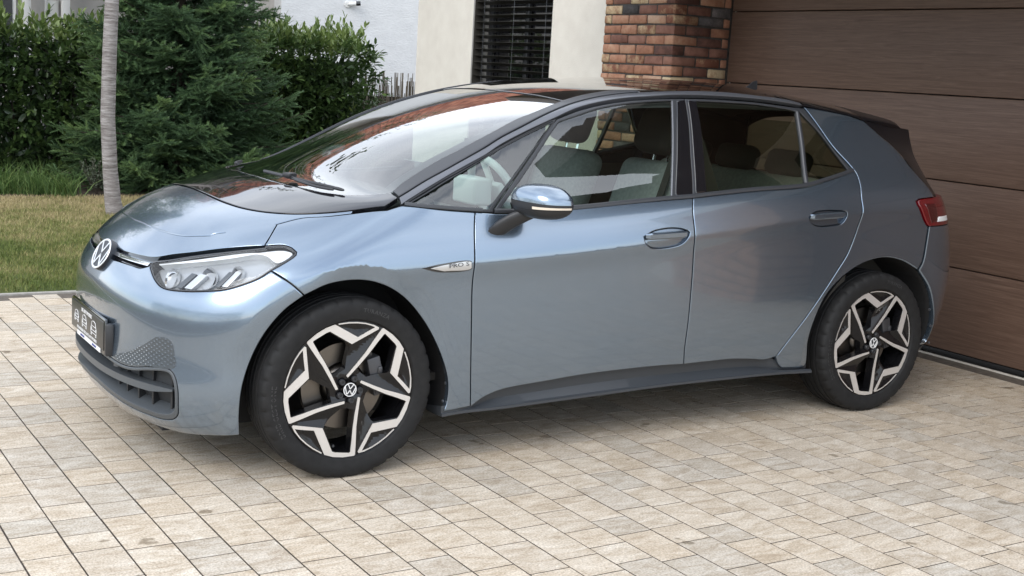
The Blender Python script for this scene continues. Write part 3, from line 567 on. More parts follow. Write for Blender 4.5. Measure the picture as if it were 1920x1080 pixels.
# number plate with holder
pl = MB().box((-.742,-.015,.458), (.014,.532,.138)).build('number_plate', BLACK, car, bevel=.006)
MB().box((-.7505,-.015,.462), (.004,.516,.112)).build('plate_face', PLATE, pl, bevel=.003)
MB().box((-.7525,-.045,.3985), (.003,.37,.017)).build('plate_strip', WHITE, pl)
MB().box((-.733,-.292,.452), (.034,.026,.125), rz=-.3).build('plate_bracket', SATIN, pl, bevel=.008)
def text(name, body, size, M, m, parent, ext=.0006, sx=1.0):
    cu = bpy.data.curves.new(name, 'FONT'); cu.body = body; cu.size = size; cu.extrude = ext; cu.align_x = 'CENTER'; cu.align_y = 'CENTER'; cu.resolution_u = 2
    o = bpy.data.objects.new(name, cu); C.objects.link(o); bpy.context.view_layer.update()
    me = bpy.data.meshes.new_from_object(o.evaluated_get(bpy.context.evaluated_depsgraph_get())); bpy.data.objects.remove(o)
    o = link(name, me, m, parent); o.matrix_basis = M@Matrix.Diagonal((sx,1,1,1)); return o
FM = lambda y, z, x=-.7532: frame((x, y, z), (-1,0,0))
text('plate_lettering', 'DIE AUTOMOBILE', .021, FM(-.015,.502), WHITE, pl, sx=1.0); text('plate_lettering', 'DIE ADRESSE FÜR GUTE AUTOMOBILE', .015, FM(-.015,.4195), WHITE, pl, sx=1.25)
text('plate_lettering', 'AUTOHAUS', .012, FM(.05,.3985,-.7545), mat('blue_print', (.03,.05,.25), .5), pl); text('plate_lettering', 'AUTOHAUS', .012, FM(-.14,.3985,-.7545), bpy.data.materials['blue_print'], pl)
for yc, s in ((.15,.9), (.02,1.), (-.13,1.15)):
    mb = MB(); w = .034*s; x = -.7535
    def ln(pts, r=.0012): mb.tube([(x, yc-a*s*.001, .460+b*s*.001) for a, b in pts], r, 5)
    ln([(-36,-14),(-38,2),(-30,10),(-24,24),(0,29),(24,24),(30,10),(38,2),(36,-14),(-36,-14)]); ln([(-30,10),(30,10)]); ln([(-20,-4),(20,-4)])
    for q in (-30, 30): ln([(q+6*math.cos(t), -1+5*math.sin(t)) for t in [k*math.pi/4 for k in range(9)]]); ln([(q-5,-14),(q-5,-22),(q+5,-22),(q+5,-14)])
    mb.build('plate_drawing', WHITE, pl)
# headlights
hl_parts = ['hl_low', 'hl_tip', 'hl_top']
hlens = LR(c2('headlight', BLACK, 'front', hl_parts, holes=[onto('front', inset((lambda P: P if area2(P) > 0 else P[::-1])(unpara('front', outline(hl_parts))), .0065))], gap=.001, flange=.05, grid=.02, off=-.002))
hi = onto('front', inset((lambda P: P if area2(P) > 0 else P[::-1])(unpara('front', outline(hl_parts))), .0055))
c2('lamp_lens', LENS, 'front', hi, parent=hlens, gap=.0, flange=.002, off=-.001, grid=.02)
c2('lamp_housing', HLG, 'front', hi, parent=hlens, gap=.0, flange=.001, off=-.045, grid=.03)
c2('daylight_strip', HLW, 'front', ['hl_white'], parent=hlens, gap=.003, flange=.03, off=-.014, grid=.02)
hp = unpara('front', np.array(hi)); hw = unpara('front', outline(['hl_white']))
for sd in (-1, 1):
    for k, (cx, cz, rr) in enumerate(((-.590,.738,.038), (-.492,.758,.042), (-.405,.785,.028))):
        P = onto('side', np.array([[cx, cz]])); uv = unpara('front', P); p = Vector(onto('front', uv)[0]); n = Vector(grad(np.array([p]))[0]); nn = (n+Vector((-.9,0,0))).normalized()
        q = p-n*.034; mb = MB(); mb.lathe([(rr, .006), (rr*.97,.0), (rr*.85,-.012), (rr*.55,-.024), (rr*.22,-.030), (.0,-.030)], 28, 'z')
        Mx = frame(q, nn)
        if sd > 0: Mx = Matrix.Diagonal((1,-1,1,1))@Mx
        o = mb.build('reflector', CHROME, hlens[sd], smooth=True, recalc=False); o.matrix_basis = Mx
    for cx, cz, w_, m3 in ((-.556,.742,.012,GREY), (-.535,.744,.018,FINL), (-.452,.762,.013,GREY), (-.432,.765,.015,FINL)):
        q = []
        for du, dz_ in ((-.030,-.032), (-.030+w_,-.034), (.026+w_,.022), (.026,.024)):
            p = onto('side', np.array([[cx+du, cz+dz_]])); uv = unpara('front', p); p = onto('front', uv)[0]; g_ = grad(np.array([p]))[0]; q.append((Vector(p-g_*.024), Vector(p-g_*.044)))
        v = [a for a, b_ in q]+[b_ for a, b_ in q]
        if sd > 0: v = [Vector((x.x, -x.y, x.z)) for x in v]
        MB().add(v, [(0,1,2,3),(4,5,6,7),(0,1,5,4),(1,2,6,5),(2,3,7,6),(3,0,4,7)]).build('reflector_fin', m3, hlens[sd], bevel=.002)
# doors: frames, panes, trims, handles
c2('quarter_frame', SATIN, 'side', ['qframe', '-div_mid', [T3['div_mid'][0], T3['belt_q'][-1]], '-belt_q'], holes=[['glassbot_q', '-quarter_right', '-quarter_top']], off=-.004, parent=car)
c2('quarter_pane', GLASS, 'side', ['glassbot_q', '-quarter_right', '-quarter_top'], off=-.010, gap=-.004, parent=car, grid=.04, flange=.002)
fg = ['glassbot_f', '-fglass_right', '-fglass_top', '-fglass_left']; rg = ['glassbot_r', '-rglass_right', '-rglass_top', 'rglass_left']; rqg = ['glassbot_rq', '-rq_right', 'rq_left']
c2('window_frame', PILL, 'side', ['div_mid', 'dframe_f', 'b_gap', '-belt_f2', [T3['belt_f2'][0], T3['div_mid'][0]]], holes=[fg], off=-.004, parent=fdoor)
c2('window_pane', GLASS, 'side', fg, off=-.010, gap=-.004, parent=fdoor, grid=.04, flange=.002)
c2('window_frame', PILL, 'side', ['dframe_r', 'c_front', '-belt_r', '-b_gap'], holes=[rg, rqg], off=-.004, parent=rdoor)
c2('window_pane', PRIV, 'side', rg, off=-.010, gap=-.004, parent=rdoor, grid=.04, flange=.002); c2('rear_vent_pane', PRIV, 'side', rqg, off=-.010, gap=-.004, parent=rdoor, grid=.04, flange=.002)
c2('pillar_trim', BLACK, 'side', ['bp1', [T3['bp1'][-1], T3['b_gap'][-1]], '-b_gap', [T3['b_gap'][0], T3['bp1'][0]]], off=-.001, parent=fdoor, gap=.002, flange=.004)
c2('pillar_trim', BLACK, 'side', ['bp2', [T3['bp2'][-1], T3['rglass_left'][-1]], '-rglass_left', [T3['rglass_left'][0], T3['bp2'][0]]], off=-.001, parent=rdoor, gap=.002, flange=.004)
def ribbon(name, m, curve, w, d, parent, h=.005, up=False):
    """moulding laid along a measured curve on the body"""
    P = outline([curve], close=False); n = grad(P); t = np.gradient(P, axis=0); t /= np.linalg.norm(t,axis=1,keepdims=True); s = np.cross(t, n)
    res = []
    for sd in (-1, 1):
        v = []
        for p, q, e in zip(P, n, s):
            for a, b in ((-w/2,-.004),(-w/2,h*.6),(-w*.28,h),(w*.28,h),(w/2,h*.6),(w/2,-.004)): v.append(p+e*a+q*(b+d))
        v = np.array(v); k = len(P)
        if sd > 0: v[:,1] *= -1
        o = MB().add([tuple(x) for x in v], [(i*6+j, i*6+j+1, (i+1)*6+j+1, (i+1)*6+j) for i in range(k-1) for j in range(5)]+[(0,1,2,3,4,5), tuple(range((k-1)*6, k*6))]).build(name, m, parent[sd] if isinstance(parent, dict) else parent, smooth=True, angle=50); res.append(o)
    return res
def midcurve(a, b):
    A = outline([a], False); B = outline([b], False); t = np.linspace(0, 1, 24)
    def rs(P): l = np.r_[0, np.cumsum(np.linalg.norm(np.diff(P,axis=0),axis=1))]; l /= l[-1]; return np.stack([np.interp(t, l, P[:,k]) for k in range(3)], 1)
    return [tuple(p) for p in onto('side', unpara('side', (rs(A)+rs(B))/2))]
ribbon('belt_trim', PILL, midcurve('glassbot_q', 'belt_fender'), .016, 0, fender); ribbon('belt_trim', PILL, midcurve('gb_f2', 'belt_f2'), .018, 0, fdoor)
ribbon('belt_trim', PILL, midcurve('gb_r2', 'belt_r'), .018, 0, rdoor)
ribbon('pane_strip', RAIL, 'strip', .007, -.007, fdoor, .004)
ribbon('vent_divider', PILL, midcurve('rglass_right', 'rq_left'), .020, -.008, rdoor, .010)
c2('pillar_cover', PILL, 'shoulder', ['L1', [T3['L1'][-1], T3['L2'][-1]], '-L2', [T3['L2'][0], T3['L1'][0]]], off=.006, flange=.02, gap=.0015)
c2('roof_rail', RAIL, 'shoulder', ['L2', 'rail_top', [T3['rail_top'][-1], T3['L3'][-1]], '-L3', [T3['L3'][0], T3['L2'][0]]], off=.003, flange=.02, gap=.0018)
c2('roof_side_trim', BLACK, 'shoulder', ['rail_top2', [T3['rail_top2'][-1], T3['ctop'][-1]], '-ctop', [T3['ctop'][0], T3['rail_top2'][0]]], off=.002, flange=.02, gap=.0018)
for hn, par in (('handle_f', fdoor), ('handle_r', rdoor)):
    c2('handle_recess', PAINT, 'side', [hn], parent=par, gap=.0005, lens=-.034, off=-.004, grid=.012, flange=.002, bend=.002)
    H = np.array(T3[hn]); x0, x1 = H[:,0].min()+.006, H[:,0].max()-.012; zl = H[H[:,0].argmin(),2]+.003; zr = H[H[:,0].argmax(),2]-.004
    for sd in (-1, 1):
        mb = MB(); n = 16; v = []
        for i in range(n+1):
            t = i/n; x = x0+(x1-x0)*t; z = zl+(zr-zl)*t; P = onto('side', np.array([[x, z]]))[0]; e = min(1, min(t, 1-t)*7+.25); hh = .0165*(.55+.45*e)
            for a, b in ((-1,-.012),(-1,.003),(-.6,.009),(.55,.010),(1,.004),(1,-.012)): v.append((x, (P[1]-b-.006+(.012 if t in (0,1) else 0))*(1 if sd < 0 else -1), z+a*hh*(1 if a < 0 else .8)))
        mb.add(v, [(i*6+j, i*6+(j+1) % 6, (i+1)*6+(j+1) % 6, (i+1)*6+j) for i in range(n) for j in range(6)]+[(0,1,2,3,4,5), tuple(range(n*6, n*6+6))]).build('door_handle', PAINT, par[sd], smooth=True, angle=35)
# badge
c2('side_badge', BLACK, 'shoulder', ['badge'], parent=fender, gap=0, off=.002, flange=.004, grid=.02, bend=.001)
c2('badge_plate', RAIL if False else mat('badge_silver', (.62,.62,.62), .3, .8), 'shoulder', ['badge_in'], parent=fender, gap=0, off=.0045, flange=.003, grid=.02, bend=.001)
bq = onto('side', np.array([[.415,.8025]]))[0]
text('badge_lettering', 'PRO S', .022, frame((bq[0], bq[1]-.0052, bq[2]), (0,-1,.05), (-.09,0,1)), mat('letter_grey', (.05,.05,.06), .4), fender[-1], sx=1.5)
# bonnet crease bead
hc = np.array(T3['hood_crease']); hc = hc[hc[:,1] < -.03]; hc3 = [(hc[0][0]-.006, 0, hc[0][2])]+[tuple(p) for p in hc]
hc3 = onto('nose', unpara('nose', np.concatenate([mir(outline([hc3], False))[:-1], outline([hc3], False)])))
MB().tube([tuple(p) for p in hc3+grad(hc3)*-.0006], .0032, 6).build('bonnet_crease', PAINT, car, smooth=True)
# windscreen, roof, rear
hdr = [(1.062,-.40,1.44), (1.030,-.2,1.45), (1.02,0,1.452)]
L1a = T3['L1'][:8]
ws = sym([cb, [cb[-1], T3['ws_low'][0]], 'ws_low', L1a, [L1a[-1]]+hdr])
c2('windscreen', WGLASS, 'hoodr', ws, sides=(-1,), off=-.004, flange=.004, grid=.035, gap=.001)
wi = unpara('hoodr', ws); wi = wi if area2(wi) > 0 else wi[::-1]
c2('windscreen_border', SATIN, 'hoodr', ws, holes=[onto('hoodr', inset(wi, .035))], sides=(-1,), off=-.010, flange=.001, grid=.035, gap=.0)
roof_near = [hdr[::-1][1:] if False else [(1.02,0,1.452),(1.030,-.2,1.45),(1.062,-.40,1.44),L1a[-1]], list(T3['L1'][7:]), [T3['L1'][-1], T3['rail_top'][0]], 'rail_top', 'rail_top2', [T3['rail_top2'][-1], (2.80,-.5,1.5), (2.86,-.25,1.5), (2.88,0,1.5)]]
c2('roof', BLACK, 'hoodr', sym(roof_near), sides=(-1,), flange=.02, grid=.035, gap=.0015)
# shark-fin aerial
mb = MB(); pr = [(-.085,0),(-.05,.012),(-.02,.028),(.005,.048),(.028,.055),(.034,.05),(.036,.0)]; zz = float(onto('top', np.array([[2.62,0.]]))[0][2])-.003
v = []; 
for x, z in pr: v += [(2.62+x, -.016*(1-z/.08), zz), (2.62+x, -.006*(1-z/.09), zz+z), (2.62+x, .006*(1-z/.09), zz+z), (2.62+x, .016*(1-z/.08), zz)]
mb.add(v, [(i*4+j, i*4+j+1, (i+1)*4+j+1, (i+1)*4+j) for i in range(len(pr)-1) for j in range(3)]+[(0,1,2,3), tuple(range(24,28))]); mb.build('roof_aerial', SATIN, car, smooth=True, angle=60)
# spoiler: the black roof skin running on to its trailing edge
sp_ = [[(2.88,0,1.5), (2.86,-.25,1.5), (2.80,-.5,1.5), T3['rail_top2'][-1]], [T3['rail_top2'][-1], T3['c_rear'][0]], [T3['c_rear'][0], (2.93,-.675,1.38), (3.08,-.63,1.365), T3['fin_edge'][0]], [T3['fin_edge'][0], (3.20,-.3,1.40), (3.225,0,1.41)]]
c2('spoiler', TAILB, 'hoodr', sym(sp_), sides=(-1,), flange=.045, grid=.03, gap=.0008)
def resamp(P, n=24):
    P = catmull(P); P = np.array(P); l = np.r_[0, np.cumsum(np.linalg.norm(np.diff(P,axis=0),axis=1))]; l /= l[-1]; t_ = np.linspace(0, 1, n); return np.stack([np.interp(t_, l, P[:,k]) for k in range(3)], 1)
ca = resamp(T3['c_rear']); ca[:,1] += .003; cb2 = resamp(T3['fin_edge'])
for sd in (-1, 1):
    v = []
    for p, q in zip(ca, cb2):
        for t_ in (0,.35,.7,1.): w_ = p+(q-p)*t_; w_[1] -= .012*math.sin(math.pi*t_); v.append((w_[0], w_[1]*(1 if sd < 0 else -1), w_[2]))
        v.append((q[0]-.03, (q[1]+.05)*(1 if sd < 0 else -1), q[2]))
    MB().add(v, [(i*5+j, i*5+j+1, (i+1)*5+j+1, (i+1)*5+j) for i in range(23) for j in range(4)]).build('spoiler_fin', TAILB, car, smooth=True, angle=50, recalc=False)
v = []
for q in cb2:
    for t_ in np.linspace(-1, 1, 17): v.append((q[0]-.035+.10*(1-t_*t_), (q[1]+.05)*-t_, q[2]-.015))
MB().add(v, [(i*17+j, i*17+j+1, (i+1)*17+j+1, (i+1)*17+j) for i in range(23) for j in range(16)]).build('tailgate_glass', PRIV, car, smooth=True, recalc=False)
lampout = ['-lamp_top', 'lamp_low', [T3['lamp_low'][-1], tuple(onto('rear', np.array([[.32, .915]]))[0])], [tuple(onto('rear', np.array([[.32, .915]]))[0]), tuple(onto('rear', np.array([[.32, 1.045]]))[0])], [tuple(onto('rear', np.array([[.32, 1.045]]))[0]), T3['lamp_top'][-1]]]
lamp = LR(c2('rear_light', REDL, 'rear', lampout, grid=.02, off=.003, flange=.03))
lo = np.array(T3['lamp_low']); 
c2('lamp_inner', REDD, 'rear', [[(2.985,-.886,1.02), (3.07,-.87,1.02)], [(3.07,-.87,1.02), (3.10,-.86,.935)], [(3.10,-.86,.935), (3.055,-.875,.925)], [(3.055,-.875,.925), (2.985,-.886,1.02)]], parent=lamp, grid=.02, off=.0045, flange=.002, gap=0)
c2('reversing_lens', HLW, 'rear', [[(3.10,-.86,.955), (3.2,-.80,.955)], [(3.2,-.80,.955), (3.2,-.80,.93)], [(3.2,-.80,.93), (3.09,-.86,.93)], [(3.09,-.86,.93), (3.10,-.86,.955)]], parent=lamp, grid=.02, off=.0045, flange=.002, gap=0)
lb = tuple(onto('rear', np.array([[.32, .915]]))[0])
c2('tailgate', PAINT, 'rear', sym([[(3.44,0,1.045), (3.42,-.3,1.045), tuple(onto('rear', np.array([[.32, 1.045]]))[0])], [tuple(onto('rear', np.array([[.32, 1.045]]))[0]), lb], [lb, tuple(onto('rear', np.array([[.32,.70]]))[0])], [tuple(onto('rear', np.array([[.32,.70]]))[0]), (3.5,0,.70)]]), sides=(-1,), grid=.05)
c2('rear_bumper', PAINT, 'rear', sym([[(3.5,0,.695), tuple(onto('rear', np.array([[.322,.695]]))[0])], [tuple(onto('rear', np.array([[.322,.695]]))[0]), lb], [lb, T3['lamp_low'][-1]], 'rbump_cut', 'arch_rear2', [T3['arch_rear2'][-1], (3.22,-.85,.30), (3.36,-.6,.27), (3.42,0,.27)]]), sides=(-1,), grid=.035, flange=.03)
c2('rear_diffuser', SATIN, 'rear', sym([[(3.42,0,.27), (3.36,-.6,.27), (3.22,-.85,.30), T3['arch_rear2'][-1]], [T3['arch_rear2'][-1], (3.14,-.86,.215)], [(3.14,-.86,.215), (3.3,-.6,.19), (3.36,0,.19)]]), sides=(-1,), grid=.05, off=-.004)
# sill
A = outline(['sill_top'], False); B = outline(['sill_low'], False); xs = np.linspace(A[0][0], A[-1][0], 60)
def rsx(P): o = np.argsort(P[:,0]); return np.stack([xs]+[np.interp(xs, P[o,0], P[o,k]) for k in (1,2)], 1)
A, B = rsx(A), rsx(B); B[:,2] = np.minimum(B[:,2], A[:,2]-.012)
for sd in (-1, 1):
    v = []
    for a, b in zip(A, B):
        h = a[2]-b[2]; ins = min(.034, h*.5); wb = -.872
        wa = float(onto('side', np.array([[a[0], a[2]+.01]]))[0][1])
        v += [(a[0], wa+ins, a[2]+.03), (a[0], wa+ins, a[2]-.002), (a[0], wa+ins+.004, b[2]+h*.5), (a[0], wb+.012, b[2]+.016), (a[0], wb, b[2]+.010), (a[0], wb, b[2]), (a[0], wb+.10, b[2]-.004), (a[0], wb+.2, b[2]+.004)]
    v = [(x, y*(1 if sd < 0 else -1), z) for x, y, z in v]; n = len(A)
    MB().add(v, [(i*8+j, i*8+j+1, (i+1)*8+j+1, (i+1)*8+j) for i in range(n-1) for j in range(7)]+[tuple(range(8)), tuple(range((n-1)*8, n*8))]).build('sill', SILLM, car, smooth=True, angle=30)
# underbody and arch liners
ub = MB().box((1.36,0,.235), (3.9,1.0,.19)).box((1.385,0,.245), (1.86,1.30,.15)).box((-.25,0,.52), (.55,.9,.45)).box((2.95,0,.5), (.75,.95,.4)); ub.build('underbody', DARK, car)
for sd in (-1, 1):
    for xc in (0., 2.77):
        mb = MB(); n = 40; v = []
        for i in range(n+1):
            a = math.radians(-19)+math.radians(218)*i/n
            yb_ = min(.880, -float(onto('side', np.array([[xc+.43*math.cos(a), max(.2, WZ+.43*math.sin(a))]]))[0][1])-.010)
            for yy, rr in ((yb_,.426),(yb_-.02,.422),(.52,.422),(.52,.0)): v.append((xc+rr*math.cos(a), sd*yy, WZ+rr*math.sin(a)))
        mb.add(v, [(i*4+j, i*4+j+1, (i+1)*4+j+1, (i+1)*4+j) for i in range(n) for j in range(3)]).build('arch_liner', DARK, car, recalc=False)
        for a in ((-12,-2,8) if xc == 0 else (8,20,-4)):
            p = (xc+.414*math.cos(math.radians(a)), sd*.85, WZ+.414*math.sin(math.radians(a))); MB().lathe([(0,-.003),(.006,-.002),(.006,.003)], 10, 'x', p).build('screw', RAIL, car)
# door mirrors
for sd in (-1, 1):
    mi = empty('door_mirror', parent=car); cx, cy, cz = .742, -.985, 1.050
    def sup(u, w, e=.75):
        cu, su, cw, sw = math.cos(u), math.sin(u), math.cos(w), math.sin(w); g = lambda q: math.copysign(abs(q)**e, q)
        y = g(cw)*g(su); z = g(sw); x = g(cw)*g(cu)
        px = cx+(.105 if x < 0 else .05)*x+.06*y*-1*.55; py = cy+.112*y; pz = cz+(.068 if z > 0 else .066)*z*(1-.28*(y*-1 > 0)*abs(y)**2)+.004*y
        return (px, py*(1 if sd < 0 else -1), pz)
    def part(name, w0, w1, m, nu=56, nw=10, off=1.0):
        v = [sup(2*math.pi*i/nu, w0+(w1-w0)*j/nw) for i in range(nu) for j in range(nw+1)]
        f = [(i*(nw+1)+j, ((i+1) % nu)*(nw+1)+j, ((i+1) % nu)*(nw+1)+j+1, i*(nw+1)+j+1) for i in range(nu) for j in range(nw)]
        return MB().add(v, f).build(name, m, mi, smooth=True, angle=60)
    part('mirror_cap', .02, math.pi/2, PAINT, nw=14); part('mirror_band', -.26, .01, SATIN, nw=4); part('mirror_base', -math.pi/2, -.27, SATIN)
    v = []; n = 20
    for i in range(n+1):
        u = math.radians(196)+math.radians(80)*i/n; a = Vector(sup(u, -.20)); b = Vector(sup(u, -.07)); o_ = Vector((-math.cos(u)*-1, 0, 0)); c_ = Vector((cx, cy*(1 if sd < 0 else -1), cz)); d = ((a+b)/2-c_).normalized()*.003; v += [tuple(a+d), tuple(b+d)]
    MB().add(v, [(2*i, 2*i+1, 2*i+3, 2*i+2) for i in range(n)]).build('indicator', AMB, mi, smooth=True, recalc=False)
    v = []
    for (x, y, z, a, b) in ((.60,-.872,.925,.045,.022),(.625,-.895,.955,.05,.024),(.665,-.92,.985,.052,.024),(.70,-.945,1.005,.055,.02)):
        for k in range(10): t = 2*math.pi*k/10; v.append((x+a*math.cos(t), (y+.012*math.sin(t)*.3)*(1 if sd < 0 else -1), z+b*math.sin(t)))
    MB().add(v, [(i*10+k, i*10+(k+1) % 10, (i+1)*10+(k+1) % 10, (i+1)*10+k) for i in range(3) for k in range(10)]+[tuple(range(10)), tuple(range(30,40))]).build('mirror_arm', SATIN, mi, smooth=True, angle=60)
# wipers
for nm, r in (('wiper1', .007), ('wiper2', .006)):
    P = outline([nm], False); P = onto('hoodr', unpara('hoodr', P)); P = P+grad(P)*.016; MB().tube([tuple(p) for p in P], [r]*(len(P)-1)+[.004], 6).build('wiper', SATIN, car, smooth=True)
MB().box(tuple(P[0]+np.array([0,0,.006])), (.05,.04,.02), rz=.5).build('wiper_pivot', SATIN, car, bevel=.006)
P2 = P.copy(); P2[:,1] = -P2[:,1]*.55+.12; P2 = onto('hoodr', unpara('hoodr', P2)); P2 += grad(P2)*.012; MB().tube([tuple(p) for p in P2], .007, 6).build('wiper', SATIN, car, smooth=True)
# ------------------------------------------------------------------ wheels
def planar(name, m, parent, outer, holes, yfn, back, grid=.012, smooth=True, extra=None):
    """flat plate in the wheel plane: outer/holes are (u, v) loops; yfn(uv) -> face y; walls run back to `back`"""
    V = []; E = []; spans = []
    for P in [outer]+holes:
        b = len(V); V += [tuple(p) for p in P]; E += [(b+k, b+(k+1) % len(P)) for k in range(len(P))]; spans.append((b, len(P)))
    lo, hi = np.array(outer).min(0), np.array(outer).max(0)
    X, Y = np.meshgrid(np.arange(lo[0], hi[0], grid), np.arange(lo[1], hi[1], grid)); Q = np.stack([X.ravel(), Y.ravel()], 1)
    ok = inside(Q, np.array(outer))
    for h in holes: ok &= ~inside(Q, np.array(h))
    Q = Q[ok]; Q = Q[np.min([dist2(Q, np.array(h)) for h in [outer]+holes], axis=0) > grid*.4]
    r = delaunay_2d_cdt([Vector(p) for p in V+list(Q)], E, [], 0, 1e-7); uv = np.array([tuple(p) for p in r[0]]); F = np.array([t for t in r[2] if len(t) == 3]); cen = uv[F].mean(1)
    keep = inside(cen, np.array(outer))
    for h in holes: keep &= ~inside(cen, np.array(h))
    F = F[keep]; y = yfn(uv); P = np.stack([uv[:,0], y, uv[:,1]], 1)
    vs = [tuple(p) for p in P]; fs = []
    for a, b, c in F:
        n = np.cross(P[b]-P[a], P[c]-P[a]); fs.append((a,b,c) if n[1] < 0 else (a,c,b))
    og = {}
    for k, q in enumerate(r[3]):
        for w in q: og[w] = k
    for b, n in spans:
        idx = [og[b+k] for k in range(n) if b+k in og]; b0 = len(vs)
        vs += [(P[i][0]*1.0, back, P[i][2]*1.0) for i in idx]; b1 = len(vs); vs += [tuple(P[i]) for i in idx]; nn = len(idx)
        fs += [(b1+k, b0+k, b0+(k+1) % nn, b1+(k+1) % nn) for k in range(nn)]
    me = mesh(name, vs, fs, smooth); bm = bmesh.new(); bm.from_mesh(me); bm.to_mesh(me); bm.free()
    me.set_sharp_from_angle(angle=math.radians(28)); return link(name, me, m, parent)
def rot2(P, a): c, s = math.cos(a), math.sin(a); return [(c*x-s*y, s*x+c*y) for x, y in P]
def dens(P, step=.012):
    o = []
    for i in range(len(P)):
        a, b = np.array(P[i]), np.array(P[(i+1) % len(P)]); n = max(1, int(np.linalg.norm(b-a)/step)); o += [tuple(a+(b-a)*k/n) for k in range(n)]
    return o
silv = [dens(rot2(WH['silver'], k*2*math.pi/5)) for k in range(5)]; arcs = [dens(rot2(WH['arc'], k*2*math.pi/5)) for k in range(5)]; opens = [dens(rot2(WH['open'], k*2*math.pi/5)) for k in range(5)]
YF = -.0935
def facey(uv):
    d = np.full(len(uv), 9.)
    for P in silv+arcs:
        p = np.array(P); dd = dist2(uv, p); dd[inside(uv, p)] = 0; d = np.minimum(d, dd)
    r = np.linalg.norm(uv, axis=1); ro = np.array([np.array(o) for o in opens], dtype=object)
    return YF+.0012+np.minimum(d*.42, .020)+np.clip((.05-r)/.05, 0, 1)*.006
wheel = empty('wheel', (0, -.7725, .3398), parent=car)
# tyre with shoulder sipes and circumferential grooves
half = [(.2625,.0905),(.2640,.0965),(.2685,.1015),(.285,.1055),(.303,.1072),(.318,.1058),(.330,.1015),(.3375,.0945),(.3412,.086),(.3432,.072)]
groove = [(.3440,.058),(.3380,.0565),(.3380,.0475),(.3450,.046),(.3455,.022),(.3385,.0205),(.3385,.0115),(.3458,.010)]
prof = [(.255,.085)]+half+groove; prof = [(r, -y) for r, y in prof]+[(r, y) for r, y in prof[::-1]]
n = 216; m_ = len(prof); V = []; F = []
for k in range(n):
    a = 2*math.pi*k/n; sip = (k % 6) == 0
    for i, (r, y) in enumerate(prof):
        rr = r
        if sip and .329 < r < .3436 and abs(y) > .06: rr = r-.0055
        if (k % 6) == 1 and .329 < r < .3436 and abs(y) > .06: rr = r-.001
        V.append((rr*math.cos(a), y, rr*math.sin(a)))
for k in range(n):
    for i in range(m_-1): F.append((k*m_+i, ((k+1) % n)*m_+i, ((k+1) % n)*m_+i+1, k*m_+i+1))
tyre = MB().add(V, F).build('tyre', RUBBER, wheel, smooth=True, angle=32)
def bent(body, rad, a0, size, name, m, parent, y):
    cu = bpy.data.curves.new(name, 'FONT'); cu.body = body; cu.size = size; cu.extrude = .0007; cu.resolution_u = 1; cu.align_x = 'CENTER'; cu.align_y = 'CENTER'; cu.space_character = 1.15
    o = bpy.data.objects.new(name, cu); C.objects.link(o); bpy.context.view_layer.update(); me = bpy.data.meshes.new_from_object(o.evaluated_get(bpy.context.evaluated_depsgraph_get())); bpy.data.objects.remove(o)
    for v in me.vertices:
        a = a0-v.co.x/rad; r = rad+v.co.y; v.co = (r*math.cos(a), y-v.co.z, r*math.sin(a))
    return link(name, me, m, parent)
TXT = mat('tyre_text', (.034,.034,.035), .6)
bent('BRIDGESTONE', .301, math.radians(192), .028, 'tyre_lettering', TXT, wheel, -.1062); bent('TURANZA', .303, math.radians(72), .022, 'tyre_lettering', TXT, wheel, -.1066)
MB().lathe([(.2625,-.0905),(.2618,-.0935),(.2600,-.0925),(.2595,-.0885),(.244,-.070),(.236,-.02),(.232,.06),(.246,.09)], 96).build('rim_barrel', RIMB, wheel, smooth=True, angle=40, recalc=False)
circ = [(.2605*math.cos(2*math.pi*k/120), .2605*math.sin(2*math.pi*k/120)) for k in range(120)]
planar('rim_face', RIMB, wheel, circ, opens, facey, YF+.045, grid=.009)
for P in silv: planar('rim_facing', RIMS, wheel, P, [], lambda uv: np.full(len(uv), YF-.0006), YF+.006, grid=.03)
for P in arcs: planar('rim_facing', RIMS, wheel, P, [], lambda uv: np.full(len(uv), YF-.0004), YF+.006, grid=.03)
for k in range(5):
    a = math.radians(64+72*k); c = (.0405*math.cos(a)*1.05, YF+.002, .0405*math.sin(a)*1.05); MB().lathe([(.0,-.004),(.004,-.004),(.005,-.007),(.0095,-.0075),(.0115,-.005),(.012,.004)], 20, 'y', c).build('wheel_bolt', SATIN, wheel, smooth=True, angle=40)
emblem(wheel, (0, YF-.003, 0), (0,-1,0), .0265, deep=.006)
for o in wheel.children:
    if o.name.startswith('emblem'): o.matrix_basis = o.matrix_basis@Matrix.Rotation(math.radians(-8), 4, 'Z')
MB().lathe([(.085,-.012),(.092,-.035),(.165,-.035),(.166,-.012),(.085,-.012)], 64, 'y', (0,.010,0)).lathe([(0,-.05),(.055,-.05),(.075,-.035),(.082,-.02)], 40, 'y', (0,.010,0)).build('brake_disc', STEEL, wheel, smooth=True, angle=40)
MB().box((.125,-.035,.035), (.055,.06,.15), rot=Matrix.Rotation(-.25, 3, 'Y')).box((.135,-.066,.058), (.02,.012,.03)).box((.128,-.066,-.02), (.018,.012,.03)).build('brake_caliper', mat('cast_grey', (.07,.07,.075), .4, .5), wheel, bevel=.006)
MB().tube([(-.045,-.045,-.222),(-.05,-.075,-.218)], .005, 8).build('tyre_valve', SATIN, wheel)
def copy_tree(o, parent=None, loc=None, rz=None):
    c = o.copy(); C.objects.link(c)
    if parent: c.parent = parent
    for ch in list(o.children): copy_tree(ch, c)
    if loc is not None: c.location = loc
    if rz is not None: c.rotation_euler = (0, 0, rz)
    return c
w2 = copy_tree(wheel, car, (2.77, -.766, .3398)); copy_tree(wheel, car, (0, .7725, .3398), math.pi); copy_tree(wheel, car, (2.77, .766, .3398), math.pi)
